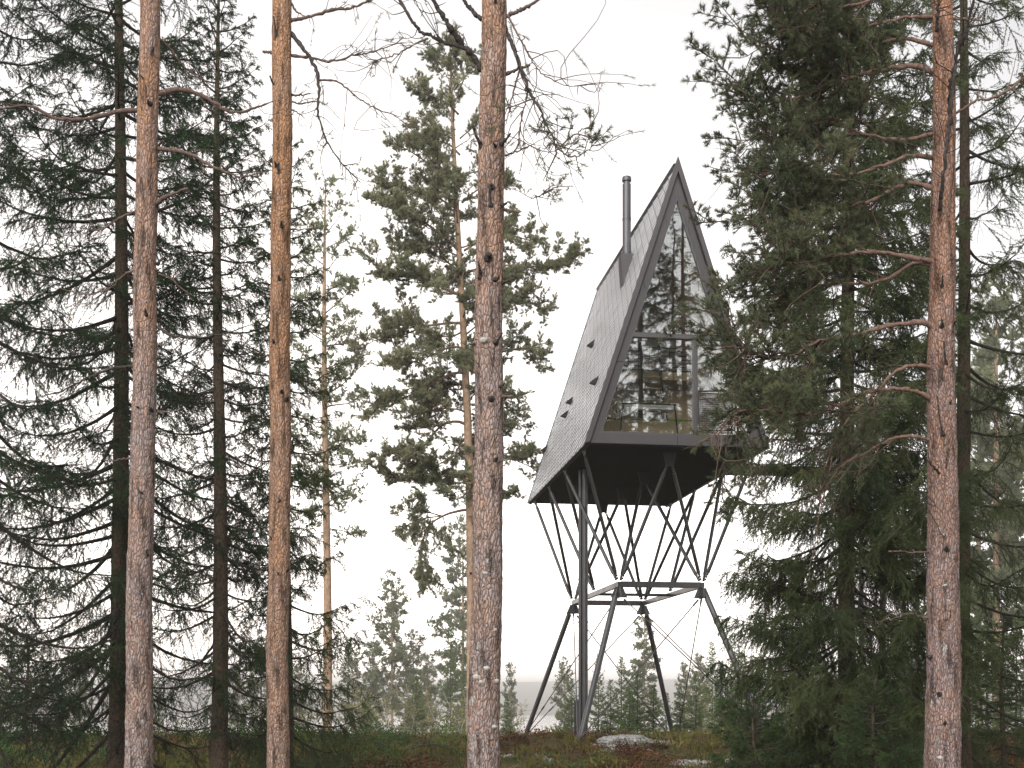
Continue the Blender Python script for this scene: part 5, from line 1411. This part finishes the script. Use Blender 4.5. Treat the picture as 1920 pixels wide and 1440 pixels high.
# the low glow where the sun has gone behind the far hills
dp = wt.nodes.new('ShaderNodeVectorMath'); dp.operation = 'DOT_PRODUCT'; dp.inputs[1].default_value = (-0.19, 0.98, 0.02)
wt.links.new(tcw.outputs['Generated'], dp.inputs[0])
gr = wt.nodes.new('ShaderNodeValToRGB'); wt.links.new(dp.outputs['Value'], gr.inputs[0])
ge = gr.color_ramp.elements; ge[0].position = 0.62; ge[0].color = (0, 0, 0, 1); ge[1].position = 1.0; ge[1].color = (9.0, 7.9, 6.9, 1)
e = ge.new(0.88); e.color = (4.4, 4.1, 3.85, 1)
ad = wt.nodes.new('ShaderNodeVectorMath'); ad.operation = 'ADD'
wt.links.new(ml.outputs[2], ad.inputs[0]); wt.links.new(gr.outputs[0], ad.inputs[1])
# thinner, brighter cloud round the veiled sun behind the camera
dq = wt.nodes.new('ShaderNodeVectorMath'); dq.operation = 'DOT_PRODUCT'
dq.inputs[1].default_value = (math.sin(R(SUN_AZ)) * math.cos(R(SUN_EL)), math.cos(R(SUN_AZ)) * math.cos(R(SUN_EL)), math.sin(R(SUN_EL)))
wt.links.new(tcw.outputs['Generated'], dq.inputs[0])
gq = wt.nodes.new('ShaderNodeValToRGB'); wt.links.new(dq.outputs['Value'], gq.inputs[0])
qe = gq.color_ramp.elements; qe[0].position = 0.25; qe[0].color = (0, 0, 0, 1); qe[1].position = 1.0; qe[1].color = (14, 13.6, 13.0, 1)
ad2 = wt.nodes.new('ShaderNodeVectorMath'); ad2.operation = 'ADD'
wt.links.new(ad.outputs[0], ad2.inputs[0]); wt.links.new(gq.outputs[0], ad2.inputs[1])
wt.links.new(ad2.outputs[0], bg.inputs[0]); bg.inputs[1].default_value = 0.14
wt.links.new(bg.outputs[0], wo.inputs[0])
sl_ = bpy.data.lights.new('sun', 'SUN'); sl_.energy = 1.4; sl_.angle = R(35); sl_.color = (1.0, 0.96, 0.91)
so_ = bpy.data.objects.new('sun', sl_); COL.objects.link(so_)
az = R(SUN_AZ); d = Vector((math.sin(az) * math.cos(R(SUN_EL)), math.cos(az) * math.cos(R(SUN_EL)), math.sin(R(SUN_EL))))
so_.rotation_euler = (-d).to_track_quat('-Z', 'Y').to_euler(); so_.location = (0, -20, 60)

# ------------------------------------------------------------------ camera and render settings
cam = bpy.data.cameras.new('camera'); co = bpy.data.objects.new('camera', cam); COL.objects.link(co)
co.location = (0, 0, CZ); co.rotation_euler = (R(90), 0, 0)
cam.sensor_width = 36; cam.lens = F / 1920 * 36; cam.shift_y = (HY - 720) / 1920; cam.clip_end = 20000; cam.clip_start = 0.1
SC.camera = co
SC.view_settings.view_transform = 'Standard'; SC.view_settings.look = 'None'; SC.view_settings.gamma = 1.0
SC.view_settings.exposure = 0.14; SC.view_settings.use_curve_mapping = False
cy = SC.cycles
cy.max_bounces = 8; cy.diffuse_bounces = 3; cy.glossy_bounces = 4; cy.transparent_max_bounces = 8; cy.volume_bounces = 2
cy.use_denoising = True
try: cy.denoiser = 'OPENIMAGEDENOISE'
except Exception: pass
